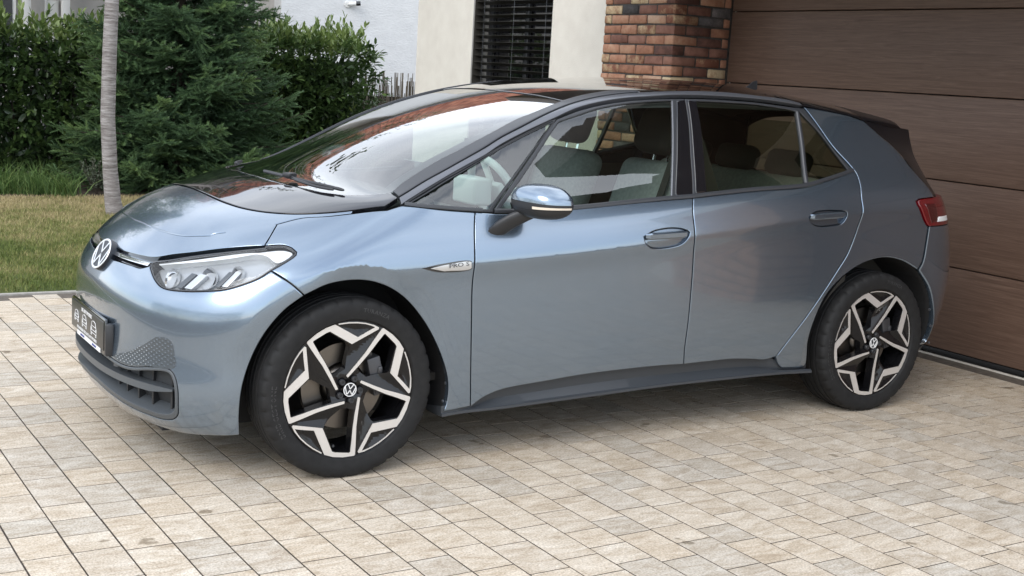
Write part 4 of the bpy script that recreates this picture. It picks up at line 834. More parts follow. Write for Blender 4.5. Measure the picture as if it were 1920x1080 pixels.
# ------------------------------------------------------------------ interior
MB().box((1.55,0,.33), (2.6,1.5,.03)).build('cabin_floor', INTD, car)
MB().box((.43,0,.86), (.55,1.42,.22)).build('dashboard', INTD, car, bevel=.06, seg=4)
MB().box((.20,0,.94), (.5,1.3,.10), rot=Matrix.Rotation(-.16, 3, 'Y')).build('dashboard_top', INTD, car, bevel=.02)
o = MB().box((.765,-.37,1.03), (.09,.19,.115)).build('instrument_binnacle', INTW, car, bevel=.012, seg=3)
MB().box((.70,.02,1.04), (.03,.27,.15), rot=Matrix.Rotation(.1, 3, 'Y')).build('centre_screen', BLACK, car, bevel=.008)
sw = empty('steering_wheel', (.885,-.37,1.005), parent=car); Rm = Matrix.Rotation(math.radians(64), 3, 'Y')
mb = MB(); v = []
for i in range(49): a = 2*math.pi*i/48; p = Rm@Vector((.178*math.cos(a), .178*math.sin(a), 0)); v.append(p)
mb.tube(v, .017, 10, cap=False).build('wheel_rim', INTW, sw, smooth=True)
MB().box((0,0,0), (.13,.15,.04), rot=Rm).build('wheel_hub', INTW, sw, bevel=.015)
for a in (0, math.pi, -math.pi/2): p = Rm@Vector((math.sin(a)*.17, math.cos(a)*.17, 0)); MB().tube([(0,0,0), tuple(p)], .014, 6).build('wheel_spoke', INTW, sw, smooth=True)
def seatpart(name, m, parent, c, d, rot, r=.05): return MB().box(c, d, rot=rot).build(name, m, parent, bevel=r, seg=5, angle=80)
for y in (-.37, .37):
    s = empty('front_seat', (0, y, 0), parent=car); Rb = Matrix.Rotation(math.radians(20), 3, 'Y')
    seatpart('cushion', SEATM, s, (1.38,0,.60), (.52,.50,.16), Matrix.Rotation(math.radians(-10), 3, 'Y'), .06); seatpart('backrest', SEATM, s, (1.675,0,.88), (.14,.47,.60), Rb, .06); seatpart('headrest', HEAD, s, (1.76,0,1.305), (.13,.27,.22), Rb, .055)
    for q in (-.05, .05): MB().tube([(1.755,q,1.10),(1.775,q,1.22)], .007, 6).build('headrest_post', CHROME, s)
s = empty('rear_seat', (0, 0, 0), parent=car); Rb = Matrix.Rotation(math.radians(22), 3, 'Y')
seatpart('cushion', SEATM, s, (2.25,0,.62), (.5,1.2,.16), Matrix.Rotation(math.radians(-8), 3, 'Y'), .05); seatpart('backrest', SEATM, s, (2.50,0,.87), (.13,1.24,.50), Rb, .05)
for y in (-.38, 0, .38): seatpart('headrest', HEAD, s, (2.565,y,1.165), (.10,.27,.13), Rb, .04)
# inner door skins, pillars, roof lining
for sd in (-1, 1):
    v = []; xs = np.linspace(.5, 2.6, 30)
    for x in xs:
        for z in (.36, .6, .8, .94, .985+.022*(x-.5)*1.8):
            p = onto('side', np.array([[x, z]]))[0]; v.append((x, (p[1]+.075)*(1 if sd < 0 else -1), z))
    MB().add(v, [(i*5+j, i*5+j+1, (i+1)*5+j+1, (i+1)*5+j) for i in range(29) for j in range(4)]).build('door_card', mat('door_card', (.050,.045,.038), .7) if sd < 0 else bpy.data.materials['door_card'], car, smooth=True, recalc=False)
    p0 = onto('side', np.array([[1.62,.98],[1.62,1.40],[1.78,.98],[1.72,1.40]]))
    q = [(a, (b+.05)*(1 if sd < 0 else -1), c) for a, b, c in p0]; MB().add(q+[(a, b+(.03 if sd < 0 else -.03), c) for a, b, c in q], [(0,1,3,2),(4,6,7,5),(0,4,5,1),(2,3,7,6)]).build('inner_pillar', INTD, car, recalc=False)
    MB().tube([(1.70, sd*.60, 1.33), (1.62, sd*.56, 1.0), (1.5, sd*.5, .7)], .02, 4).build('seat_belt', INTD, car)
V = []; xs = np.linspace(1.02, 3.05, 24); ysn = np.linspace(-1, 1, 21)
for x in xs:
    for t in ysn:
        p = onto('hoodr', unpara('hoodr', np.array([[x, t*.66, 1.45]])))[0]; V.append((p[0], p[1], p[2]-.035))
MB().add(V, [(i*21+j, i*21+j+1, (i+1)*21+j+1, (i+1)*21+j) for i in range(23) for j in range(20)]).build('roof_lining', mat('lining', (.045,.044,.042), .9), car, smooth=True, recalc=False)
MB().box((2.95,0,.75), (.5,1.2,.6)).build('boot_lining', INTD, car)
MB().box((.98,0,1.375), (.03,.22,.065)).build('rear_view_mirror', SATIN, car, bevel=.012)
# ================================================================== paving
ANG = .0113
def rz(p, a=ANG): c, s = math.cos(a), math.sin(a); return (c*p[0]-s*p[1], s*p[0]+c*p[1], *p[2:])
def stone_mat(name, attr=None):
    m = mat(name, (.4,.37,.33), .82, spec=.3)
    t, N, L, b = nodes(m)
    g = N('ShaderNodeNewGeometry'); mp = N('ShaderNodeMapping'); mp.inputs['Scale'].default_value = (4.5, 12, 6); L(g.outputs['Position'], mp.inputs[0])
    if attr: ri = N('ShaderNodeAttribute'); ri.attribute_name = attr; rv = ri.outputs['Fac']
    else: ri = N('ShaderNodeObjectInfo'); rv = ri.outputs['Random']
    # each stone reads its own stretch of the cloudy veining
    cx = N('ShaderNodeCombineXYZ'); m7 = N('ShaderNodeMath'); m7.operation = 'MULTIPLY'; m7.inputs[1].default_value = 37.; L(rv, m7.inputs[0]); L(m7.outputs[0], cx.inputs[0]); L(m7.outputs[0], cx.inputs[1])
    va = N('ShaderNodeVectorMath'); va.operation = 'ADD'; L(mp.outputs[0], va.inputs[0]); L(cx.outputs[0], va.inputs[1])
    n1 = N('ShaderNodeTexNoise'); n1.inputs['Scale'].default_value = 1.5; n1.inputs['Detail'].default_value = 9; n1.inputs['Roughness'].default_value = .74; n1.inputs['Distortion'].default_value = .9; L(va.outputs[0], n1.inputs[0])
    r1 = N('ShaderNodeValToRGB'); e = r1.color_ramp.elements
    for k, (p, c) in enumerate([(.30,(.335,.275,.21)),(.44,(.465,.405,.33)),(.53,(.535,.48,.41)),(.66,(.63,.585,.52))]):
        if k > 1: e.new(.5)
        e[k].position = p; e[k].color = (*c, 1)
    L(n1.outputs[0], r1.inputs[0])
    r2 = N('ShaderNodeValToRGB'); e2 = r2.color_ramp.elements
    for k, (p, c) in enumerate([(0,(.90,.90,.885)),(.25,(.97,.95,.92)),(.5,(1.02,.965,.885)),(.75,(1.03,.925,.81)),(.88,(.99,.93,.86)),(1,(1.07,1.045,1.0))]):
        if k > 1: e2.new(.5)
        e2[k].position = p; e2[k].color = (*c, 1)
    wn = N('ShaderNodeTexWhiteNoise'); wn.noise_dimensions = '1D'; L(m7.outputs[0], wn.inputs['W']); L(wn.outputs[0], r2.inputs[0])
    mu = N('ShaderNodeMix'); mu.data_type = 'RGBA'; mu.blend_type = 'MULTIPLY'; mu.inputs[0].default_value = 1; L(r1.outputs[0], mu.inputs[6]); L(r2.outputs[0], mu.inputs[7])
    n2 = N('ShaderNodeTexNoise'); n2.inputs['Scale'].default_value = 130; n2.inputs['Detail'].default_value = 4; n2.inputs['Roughness'].default_value = .75; L(g.outputs['Position'], n2.inputs[0])
    r3 = N('ShaderNodeValToRGB'); r3.color_ramp.elements[0].position = .33; r3.color_ramp.elements[0].color = (.48,.46,.44,1); r3.color_ramp.elements[1].position = .60; r3.color_ramp.elements[1].color = (1.14,1.14,1.14,1); L(n2.outputs[0], r3.inputs[0])
    m2 = N('ShaderNodeMix'); m2.data_type = 'RGBA'; m2.blend_type = 'MULTIPLY'; m2.inputs[0].default_value = .8; L(mu.outputs[2], m2.inputs[6]); L(r3.outputs[0], m2.inputs[7])
    # scattered oil and water spots
    n4 = N('ShaderNodeTexNoise'); n4.inputs['Scale'].default_value = 5.5; n4.inputs['Detail'].default_value = 3; L(g.outputs['Position'], n4.inputs[0])
    r4 = N('ShaderNodeValToRGB'); r4.color_ramp.elements[0].position = .695; r4.color_ramp.elements[0].color = (1,1,1,1); r4.color_ramp.elements[1].position = .715; r4.color_ramp.elements[1].color = (.42,.39,.34,1); L(n4.outputs[0], r4.inputs[0])
    m3 = N('ShaderNodeMix'); m3.data_type = 'RGBA'; m3.blend_type = 'MULTIPLY'; m3.inputs[0].default_value = .8; L(m2.outputs[2], m3.inputs[6]); L(r4.outputs[0], m3.inputs[7])
    L(m3.outputs[2], b.inputs['Base Color'])
    bn = N('ShaderNodeBump'); bn.inputs['Strength'].default_value = .35; bn.inputs['Distance'].default_value = .0025; L(n2.outputs[0], bn.inputs['Height']); L(bn.outputs[0], b.inputs['Normal'])
    return m
THR0 = noisy(mat('kerb_stone', (.4,.38,.35), .85), [(.3,(.33,.31,.28)),(.7,(.45,.43,.40))], nscale=20)
SM1 = stone_mat('paving_stone'); SM2 = stone_mat('paving_stone_far', 'tone')
JOINT = noisy(mat('joint_sand', (.10,.085,.07), .95), [(.3,(.065,.054,.045)),(.7,(.15,.125,.10))], nscale=25, coord='world')
drive = mesh('driveway', [(-14,-16,-.006),(5.2,-16,-.012),(5.2,3.1,-.006),(-14,3.1,-.006)], [(0,1,2,3)]); drive = link('driveway', drive, JOINT, rz=ANG); drive['kind'] = 'structure'
PW, GAP, X0 = .1515, .0055, .121
LEN = [.1485, .1985, .248, .298]
def stone_geo(l, w=PW-GAP, h=.04, bv=.0008):
    x, y = w/2, l/2; r = [(x, y, -h), (x, y, -bv), (x-bv, y-bv, 0)]
    v = [(sx*a, sy*b, c) for a, b, c in r for sx, sy in ((-1,-1),(1,-1),(1,1),(-1,1))]
    f = [(8,9,10,11)]+[(k*4+i, k*4+(i+1) % 4, k*4+4+(i+1) % 4, k*4+4+i) for k in (0,1) for i in range(4)]
    return np.array(v), np.array(f)          # face 0 is the top, 1-4 the dirty sides, 5-8 the arris
geos = [stone_geo(l-GAP) for l in LEN]; smesh = []
for v, f in geos:
    me = mesh('paving_stone', v, f); me.materials.append(SM1); me.materials.append(JOINT); me.polygons.foreach_set('material_index', [0,1,1,1,1,0,0,0,0]); smesh.append(me)
stones = []; rng = random.Random(4)
for i in range(-22, 34):
    xc = X0+(i+.5)*PW
    if xc > 4.12: continue
    y = -14+rng.random()*.2; last = -1
    while y < 3.06:
        k = rng.choices([0,1,2,3], [1.1,1.0,1.0,.55])[0]; l = LEN[k]
        if y+l > 3.09: break
        stones.append((xc, y+l/2, k)); y += l
camp = np.array(co.matrix_world.translation)
def pix(p):
    d = Vector(rz(p))-Vector(camp); return (960+2377.8*d.dot(R_)/max(d.dot(F_),.01), 540-2377.8*d.dot(U_)/max(d.dot(F_),.01), d.dot(F_))
def under_car(p): w = rz(p); return -.55 < w[0] < 3.3 and -.6 < w[1] < .9
cand = []
for s in stones:
    a = pix((s[0], s[1], 0))
    if a[2] > .5 and -30 < a[0] < 1950 and 430 < a[1] < 1110 and not under_car((s[0], s[1], 0)): cand.append((LEN[s[2]]/a[2]**3, s))
cand.sort(key=lambda t: -t[0]); near = set(c[1] for c in cand[:300])
for s in stones:
    if s in near:
        o = bpy.data.objects.new('paving_stone', smesh[s[2]]); C.objects.link(o); o.parent = drive; o.location = (s[0]+rng.uniform(-.0006,.0006), s[1], rng.uniform(-.0003,.0002)); o.rotation_euler = (0, 0, rng.uniform(-.004,.004))
Vs = []; Fs = []; As = []; b = 0
for s in stones:
    if s in near: continue
    v, f = geos[s[2]]; Vs.append(v+np.array([s[0], s[1], rng.uniform(-.0003,.0002)])); Fs.append(f+b); As.append(np.full(len(v), rng.random())); b += len(v)
pm_ = mesh_np('paving_stones', np.concatenate(Vs), np.concatenate(Fs), attr=np.concatenate(As)); pm_.materials.append(SM2); pm_.materials.append(JOINT); pm_.polygons.foreach_set('material_index', np.tile([0,1,1,1,1,0,0,0,0], len(pm_.polygons)//9).astype(np.int32))
o = link('paving_stone', pm_, None, drive); o['kind'] = 'stuff'
street = link('street', mesh('street', [(-11,-60,-.012),(-3.55,-60,-.012),(-3.55,60,-.012),(-11,60,-.012)], [(0,1,2,3)]), noisy(mat('asphalt', (.05,.05,.05), .85), [(.3,(.038,.038,.040)),(.7,(.062,.061,.060))], nscale=40, coord='world')); street['kind'] = 'structure'
o = MB().box((-3.48,-10,-.02), (.13,40,.08)).build('street_kerb', THR0, None, bevel=.008); o['kind'] = 'structure'
# garage threshold strip
THR = noisy(mat('threshold_stone', (.5,.47,.42), .8), [(.3,(.42,.39,.34)),(.7,(.56,.53,.48))], nscale=30)
o = MB().box((4.222,-.6,-.02), (.014,5.6,.046)).build('threshold_edging', THR, None, bevel=.003); o.rotation_euler = (0,0,ANG); o['kind'] = 'structure'
# ================================================================== lawn, edging, bed
KERB = noisy(mat('edging_concrete', (.3,.29,.27), .85), [(.3,(.26,.245,.22)),(.7,(.40,.38,.35))], nscale=25)
o = MB().box((-4.9,3.125,-.02), (17.2,.04,.050)).build('lawn_edging', KERB, None, bevel=.004); o.rotation_euler = (0,0,ANG); o['kind'] = 'structure'
def lawn_mat(name, blade=False):
    m = mat(name, (.08,.1,.03), .9, spec=.2); t, N, L, b = nodes(m); g = N('ShaderNodeNewGeometry')
    n1 = N('ShaderNodeTexNoise'); n1.inputs['Scale'].default_value = 1.7; n1.inputs['Detail'].default_value = 7; n1.inputs['Roughness'].default_value = .72; L(g.outputs['Position'], n1.inputs[0])
    sx = N('ShaderNodeSeparateXYZ'); L(g.outputs['Position'], sx.inputs[0]); mr = N('ShaderNodeMapRange'); mr.inputs[1].default_value = 4.3; mr.inputs[2].default_value = 8.4; mr.inputs[3].default_value = -.14; mr.inputs[4].default_value = .17; L(sx.outputs['Y'], mr.inputs[0])
    ad = N('ShaderNodeMath'); ad.operation = 'ADD'; L(n1.outputs[0], ad.inputs[0]); L(mr.outputs[0], ad.inputs[1])
    if blade:
        at = N('ShaderNodeAttribute'); at.attribute_name = 'tone'; ma = N('ShaderNodeMath'); ma.operation = 'MULTIPLY_ADD'; ma.inputs[1].default_value = .26; ma.inputs[2].default_value = -.13; L(at.outputs['Fac'], ma.inputs[0]); a2 = N('ShaderNodeMath'); a2.operation = 'ADD'; L(ad.outputs[0], a2.inputs[0]); L(ma.outputs[0], a2.inputs[1]); ad = a2
    r = N('ShaderNodeValToRGB'); e = r.color_ramp.elements; k0 = 1.0 if blade else .55
    for k, (p, c) in enumerate([(.28,(.10,.135,.035)),(.42,(.17,.19,.06)),(.54,(.28,.25,.11)),(.70,(.40,.325,.18))]):
        if k > 1: e.new(.5)
        e[k].position = p; e[k].color = (*[q*k0 for q in c], 1)
    L(ad.outputs[0], r.inputs[0]); L(r.outputs[0], b.inputs['Base Color']); return m
lawn = link('lawn', mesh('lawn', [(-14,3.17,-.004),(13,3.17,-.004),(13,8.35,-.004),(-14,8.35,-.004)], [(0,1,2,3)]), lawn_mat('lawn_ground'), rz=ANG*.0); lawn['kind'] = 'structure'
earth = link('ground', mesh('ground', [(-150,-150,-.05),(150,-150,-.05),(150,150,-.05),(-150,150,-.05)], [(0,1,2,3)]), noisy(mat('earth', (.1,.08,.06), .95), [(.3,(.10,.095,.07)),(.7,(.17,.15,.12))], nscale=1.5, coord='world')); earth['kind'] = 'structure'
bed = link('planting_bed', mesh('planting_bed', [(-14,8.35,-.003),(13,8.35,-.003),(13,12.4,-.003),(-14,12.4,-.003)], [(0,1,2,3)]), noisy(mat('bed_soil', (.05,.04,.03), .95), [(.3,(.028,.022,.017)),(.55,(.06,.046,.034)),(.75,(.15,.10,.065))], nscale=14, coord='world', bump=.6, bdist=.03)); bed['kind'] = 'structure'
R = np.random.RandomState(3)
def blades(n, xr, yr, h, w, lean, base=None):
    x = R.uniform(*xr, n); y = R.uniform(*yr, n); hh = h*(.5+R.rand(n)); a = R.uniform(0, 2*np.pi, n); l = lean*R.rand(n)*hh; d = R.uniform(0, 2*np.pi, n)
    c = np.stack([x, y, np.zeros(n)], 1) if base is None else base
    s = np.stack([np.cos(a), np.sin(a), np.zeros(n)], 1)*w; tip = c+np.stack([np.cos(d)*l, np.sin(d)*l, hh], 1); mid = c+np.stack([np.cos(d)*l*.35, np.sin(d)*l*.35, hh*.55], 1)
    V = np.stack([c-s, c+s, mid+s*.8, mid-s*.8, tip], 1).reshape(-1, 3); i = np.arange(n)[:,None]*5
    F = np.concatenate([i+np.array([[0,1,2]]), i+np.array([[0,2,3]]), i+np.array([[3,2,4]])]); return V, F, np.repeat(R.rand(n), 5)
V, F, A = blades(110000, (-2.2, 2.6), (3.18, 8.42), .026, .0022, 1.1)
o = link('lawn_grass', mesh_np('lawn_grass', V, F, attr=A), lawn_mat('grass_blade', True)); tag(o, 'short patchy lawn grass, green near the edging and straw brown by the bed', 'grass', kind='stuff')
# ================================================================== foliage helpers
def foliage_mat(name, stops, rough=.45, trans=.25, spec=.4):
    m = mat(name, (.05,.08,.03), rough, spec=spec); t, N, L, b = nodes(m); at = N('ShaderNodeAttribute'); at.attribute_name = 'tone'; r = N('ShaderNodeValToRGB'); e = r.color_ramp.elements
    while len(e) < len(stops): e.new(.5)
    for k, (p, c) in enumerate(stops): e[k].position = p; e[k].color = (*c, 1)
    L(at.outputs['Fac'], r.inputs[0]); L(r.outputs[0], b.inputs['Base Color'])
    if trans:
        tl = N('ShaderNodeBsdfTranslucent'); L(r.outputs[0], tl.inputs[0]); mx = N('ShaderNodeMixShader'); mx.inputs[0].default_value = trans; L(b.outputs[0], mx.inputs[1]); L(tl.outputs[0], mx.inputs[2]); L(mx.outputs[0], t.nodes['Material Output'].inputs[0])
    return m
def place(tv, tf, P, D, S, tone, roll=None, up=None):
    """instances of a template (along +x, normal +z) with directions D, merged"""
    n = len(P); D = D/np.linalg.norm(D,axis=1,keepdims=True); u = np.tile([0,0,1.], (n,1)) if up is None else up
    y = np.cross(u, D); y /= np.maximum(np.linalg.norm(y,axis=1,keepdims=True),1e-6); z = np.cross(D, y)
    if roll is not None: c, s = np.cos(roll)[:,None], np.sin(roll)[:,None]; y, z = y*c+z*s, z*c-y*s
    V = P[:,None]+S[:,None,None]*(tv[None,:,0:1]*D[:,None]+tv[None,:,1:2]*y[:,None]+tv[None,:,2:3]*z[:,None])
    F = (np.arange(n)*len(tv))[:,None,None]+tf[None]
    return V.reshape(-1,3), F.reshape(-1, tf.shape[1]), np.repeat(tone, len(tv))
LEAF_V = np.array([(0,0,0),(.28,.17,.03),(.28,-.17,.03),(.30,0,-.015),(.68,.17,.02),(.68,-.17,.02),(.68,0,-.03),(1,0,-.06)]); LEAF_F = np.array([(0,3,1),(0,2,3),(1,3,6),(1,6,4),(3,2,5),(3,5,6),(4,6,7),(6,5,7)])
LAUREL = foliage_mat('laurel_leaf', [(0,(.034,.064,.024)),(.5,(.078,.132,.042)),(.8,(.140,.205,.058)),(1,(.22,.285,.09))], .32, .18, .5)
BARKD = noisy(mat('dark_bark', (.05,.04,.03), .9), [(.3,(.025,.02,.015)),(.7,(.07,.055,.04))], scale=(1,1,.3), nscale=30)
CORE = mat('hedge_shade', (.006,.009,.005), .95)
def hedge(name, label, x0, x1, yc, dep, top, n, endx=False, group=None, seed=1):
    R = np.random.RandomState(seed); root = empty(name, ((x0+x1)/2, yc, 0)); tag(root, label, 'hedge', group)
    # shoots: start on a wobbling box surface
    P = []; D = []
    hz = lambda x: top-.10+.10*np.sin(x*2.1+seed)+.05*np.sin(x*5.3)
    for k in range(n):
        x = R.uniform(x0, x1); u = R.rand(); zt = hz(x)
        if u < .50: p = (x, yc-dep/2-.06*math.sin(x*3.+seed)-.05*R.rand()+.22*R.rand()**2, R.uniform(.04, zt)); d = (R.normal(0,.5), -1, R.normal(.45,.35))
        elif u < .80: p = (x, R.uniform(yc-dep/2, yc+dep/2), zt+R.uniform(-.12,.04)); d = (R.normal(0,.3), R.normal(-.1,.3), 1)
        elif u < .90: e = x1 if (endx or R.rand() < .5) else x0; p = (e-.10*R.rand()+.05*math.sin(7*R.rand()), R.uniform(yc-dep/2, yc+dep/2), R.uniform(.05, hz(e))); d = (1 if e == x1 else -1, R.normal(0,.4), R.normal(.4,.3))
        else: p = (x, R.uniform(yc-dep/2, yc+dep/2), R.uniform(.1, zt-.1)); d = (R.normal(0,.5), R.normal(-.3,.5), R.normal(.4,.4))
        P.append(p); D.append(d)
    P = np.array(P); D = np.array(D); D /= np.linalg.norm(D,axis=1,keepdims=True)
    LP = []; LD = []; LS = []; LT = []; LR_ = []; tall = R.rand(n) < .07
    for i in range(n):
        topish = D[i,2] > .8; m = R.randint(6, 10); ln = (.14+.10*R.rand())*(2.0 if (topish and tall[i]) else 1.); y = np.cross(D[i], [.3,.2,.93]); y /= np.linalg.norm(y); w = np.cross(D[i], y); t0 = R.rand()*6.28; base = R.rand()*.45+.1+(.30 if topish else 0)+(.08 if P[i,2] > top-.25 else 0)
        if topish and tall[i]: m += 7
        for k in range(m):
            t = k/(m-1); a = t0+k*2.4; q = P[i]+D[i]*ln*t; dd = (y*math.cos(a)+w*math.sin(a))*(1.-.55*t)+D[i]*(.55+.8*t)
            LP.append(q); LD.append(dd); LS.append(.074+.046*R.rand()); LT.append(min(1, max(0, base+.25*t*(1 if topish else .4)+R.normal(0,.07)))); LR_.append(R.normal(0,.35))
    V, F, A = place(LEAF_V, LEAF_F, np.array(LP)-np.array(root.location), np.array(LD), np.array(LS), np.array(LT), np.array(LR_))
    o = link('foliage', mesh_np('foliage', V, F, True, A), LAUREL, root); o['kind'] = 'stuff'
    mb = MB()
    for k in range(int((x1-x0)/.22)):
        x = x0+.15+k*.22-(x0+x1)/2
        for j in range(3): a = R.uniform(-.2,.2); mb.tube([(x, R.uniform(-.05,.05), 0), (x+a*.5, R.uniform(-.12,.12), top*.45), (x+a, R.uniform(-.2,.2), top*.9)], [.014,.009,.004], 5)
    mb.build('stems', BARKD, root, smooth=True)['kind'] = 'stuff'
    # dense twiggy inside that keeps the light out
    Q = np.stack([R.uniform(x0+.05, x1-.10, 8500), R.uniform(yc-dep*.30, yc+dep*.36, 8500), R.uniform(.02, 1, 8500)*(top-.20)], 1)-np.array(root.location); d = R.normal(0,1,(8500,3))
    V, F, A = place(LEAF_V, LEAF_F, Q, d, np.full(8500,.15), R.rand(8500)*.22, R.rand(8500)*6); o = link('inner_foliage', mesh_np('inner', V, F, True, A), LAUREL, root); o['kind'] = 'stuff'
    return root
hedge('laurel_hedge', 'glossy laurel hedge with pale upright tips, left of the spruce and behind the slim trunk', -2.6, 2.0, 10.3, .75, 1.78, 1500, seed=2)
hedge('laurel_hedge', 'rounded laurel hedge with tall loose shoots, between the spruce and the reed screen', 2.9, 5.12, 10.35, .95, 1.70, 1300, endx=True, seed=5)
# ------------------------------------------------------------------ spruce
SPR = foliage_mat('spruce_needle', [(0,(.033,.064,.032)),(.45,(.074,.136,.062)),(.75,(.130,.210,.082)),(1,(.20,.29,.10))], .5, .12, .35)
def shoot_template(k=30, seed=0):
    V = []; F = []
    for i in range(k):
        t = i/k; a = i*2.399; x = .02+.90*t; l = .23*(1-.35*t*t); w = .034; c, s = math.cos(a), math.sin(a); f = .55+.5*t
        if s < -.55: l *= .65
        b = len(V); V += [(x-.015, -s*w, c*w), (x+.015, s*w, -c*w), (x+l*f, c*l*.9, s*l*.72+.015)]; F.append((b, b+1, b+2))
    for k2 in range(4): a = k2*math.pi/2; V += [(0, .03*math.cos(a), .03*math.sin(a)), (1, .012*math.cos(a), .012*math.sin(a))]
    b = len(V)-8
    for k2 in range(4): p, q = b+2*k2, b+2*((k2+1) % 4); F += [(p, q, q+1), (p, q+1, p+1)]
    return np.array(V), np.array(F)
ST_V, ST_F = shoot_template()
def spruce(label, loc, H=5.6, W=1.38, nb=330, seed=3, group=None):
    R = np.random.RandomState(seed); root = empty('spruce_tree', loc); tag(root, label, 'tree', group)
    MB().tube([(0,0,0),(0,0,H*.5),(0,0,H)], [.075,.045,.006], 10).build('trunk', BARKD, root, smooth=True)
    P = []; D = []; Sz = []; T = []; mb = MB(); Zu = np.array([0,0,1.])
    for ib in range(nb):
        z0 = .08+(H-.2)*((ib+R.rand())/nb)**1.25; az = ib*2.399+R.normal(0,.25); L1 = W*(1-(z0/H))**.75*R.uniform(.78,1.12)
        if z0 < .4: L1 *= .92
        dr = np.array([math.cos(az), math.sin(az), 0]); si = np.array([-dr[1], dr[0], 0]); rise = R.uniform(-.30,.05); tw = R.normal(0,.35)
        up = Zu*math.cos(tw)+si*math.sin(tw); si = np.cross(up, dr); si /= np.linalg.norm(si)
        def bp(t): return Zu*z0+dr*L1*t+Zu*L1*(rise*t+.24*t*t)
        mb.tube([tuple(bp(t)) for t in (0,.5,1)], [.014,.008,.003], 4, cap=False)
        base = R.uniform(.18,.55); m = max(4, int(L1/.085))
        for j in range(m):
            t = .22+.78*(j+.5)/m
            for s in (-1, 1):
                l2 = L1*(1-t)*.48+.10; a2 = 1.0-.3*t; d2 = dr*math.cos(a2)+si*s*math.sin(a2)+up*R.normal(.0,.22)-Zu*.10; d2 /= np.linalg.norm(d2); q0 = bp(t); nn = max(1, int(l2/.105))
                for i in range(nn):
                    q = q0+d2*l2*(i/nn); tip = i == nn-1
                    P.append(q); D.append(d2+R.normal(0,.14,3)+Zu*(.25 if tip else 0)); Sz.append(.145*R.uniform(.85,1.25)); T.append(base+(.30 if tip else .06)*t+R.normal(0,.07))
                    for s2 in (-1, 1):
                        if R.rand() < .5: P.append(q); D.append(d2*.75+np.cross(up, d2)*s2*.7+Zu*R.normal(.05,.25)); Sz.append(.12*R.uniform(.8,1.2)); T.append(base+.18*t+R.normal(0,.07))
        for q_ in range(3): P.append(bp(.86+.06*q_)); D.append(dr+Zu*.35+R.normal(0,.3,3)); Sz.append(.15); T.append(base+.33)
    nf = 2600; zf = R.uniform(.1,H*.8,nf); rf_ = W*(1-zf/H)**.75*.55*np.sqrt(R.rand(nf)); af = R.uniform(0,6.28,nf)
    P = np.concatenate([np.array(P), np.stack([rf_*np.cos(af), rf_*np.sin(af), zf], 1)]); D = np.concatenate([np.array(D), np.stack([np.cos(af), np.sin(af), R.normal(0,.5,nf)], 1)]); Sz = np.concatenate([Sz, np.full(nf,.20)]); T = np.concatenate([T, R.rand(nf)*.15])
    V, F, A = place(ST_V, ST_F, P, D, Sz, np.clip(T, 0, 1))
    mb.build('branches', BARKD, root, smooth=True)['kind'] = 'stuff'
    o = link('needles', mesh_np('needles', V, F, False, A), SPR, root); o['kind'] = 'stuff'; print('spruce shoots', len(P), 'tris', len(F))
    return root
sp0 = spruce('dark green spruce with branches down to the soil, behind the car bonnet', (2.40, 9.15, 0))
s2_ = copy_tree(sp0, None, (-1.35, 9.7, 0)); s2_.scale = (.95, .95, 1.22); s2_['label'] = 'taller spruce left of the picture edge, mirrored in the bonnet'
big = empty('leafy_tree', (-.7, 13.6, 0)); tag(big, 'broad leafy tree beyond the hedge, mirrored in the bonnet and black panel', 'tree'); R = np.random.RandomState(21)
MB().tube([(0,0,0),(.1,0,1.6),(0,.1,3.4),(.1,0,6.0)], [.17,.13,.11,.04], 10).build('trunk', BARKD, big, smooth=True)
n = 6500; cl = R.normal(0,1,(46,3)); cl /= np.linalg.norm(cl,axis=1,keepdims=True); cl = cl*R.uniform(.3,1,(46,1))**.5*np.array([2.3,2.3,2.5])+np.array([0,0,5.4]); kk = R.randint(0,46,n); P = cl[kk]+R.normal(0,.42,(n,3)); P[:,2] = np.maximum(P[:,2], 2.9)
V, F, A = place(LEAF_V, LEAF_F, P, R.normal(0,1,(n,3)), R.uniform(.16,.24,n), R.rand(n)*.6, R.rand(n)*6); o = link('leaves', mesh_np('leaves', V, F, True, A), LAUREL, big); o['kind'] = 'stuff'
# ------------------------------------------------------------------ slim tree on the lawn
BARK = noisy(mat('pale_bark', (.3,.27,.26), .85), [(.36,(.07,.06,.055)),(.46,(.19,.168,.16)),(.55,(.27,.25,.242)),(.66,(.42,.40,.39))], scale=(7,7,75), nscale=1.0, detail=9, rough=.78, bump=.6, bdist=.008)
tree = empty('young_tree', (1.10, 6.97, 0)); tag(tree, 'slim young tree with smooth banded grey trunk, alone on the lawn', 'tree')
MB().tube([(.04,0,-.02),(.015,0,.12),(-.01,0,.4),(-.035,0,.9),(-.02,0,1.5),(.0,0,2.0),(.03,0,2.6),(.05,.02,3.4),(.08,.02,4.3)], [.088,.076,.068,.066,.064,.062,.058,.045,.025], 20).build('trunk', BARK, tree, smooth=True)
R = np.random.RandomState(8); mb = MB(); P = []; D = []
for k in range(16):
    a = k*2.4; z0 = 2.7+.1*k; l = R.uniform(1.0,2.0); e = np.array([math.cos(a)*l+.35, math.sin(a)*l*.8, .6+1.5*R.rand()]); p0 = np.array([.05,0,z0])
    q = [p0+e*t+np.array([0,0,.35*t*(1-t)]) for t in (0,.33,.66,1)]; mb.tube([tuple(x) for x in q], [.022,.014,.009,.004], 6)
    for j in range(75): t = .3+.7*R.rand(); P.append(p0+e*t+np.array([0,0,.35*t*(1-t)])+R.normal(0,.06,3)); D.append(R.normal(0,1,3)+[0,0,-.2])
mb.build('branches', BARK, tree, smooth=True)
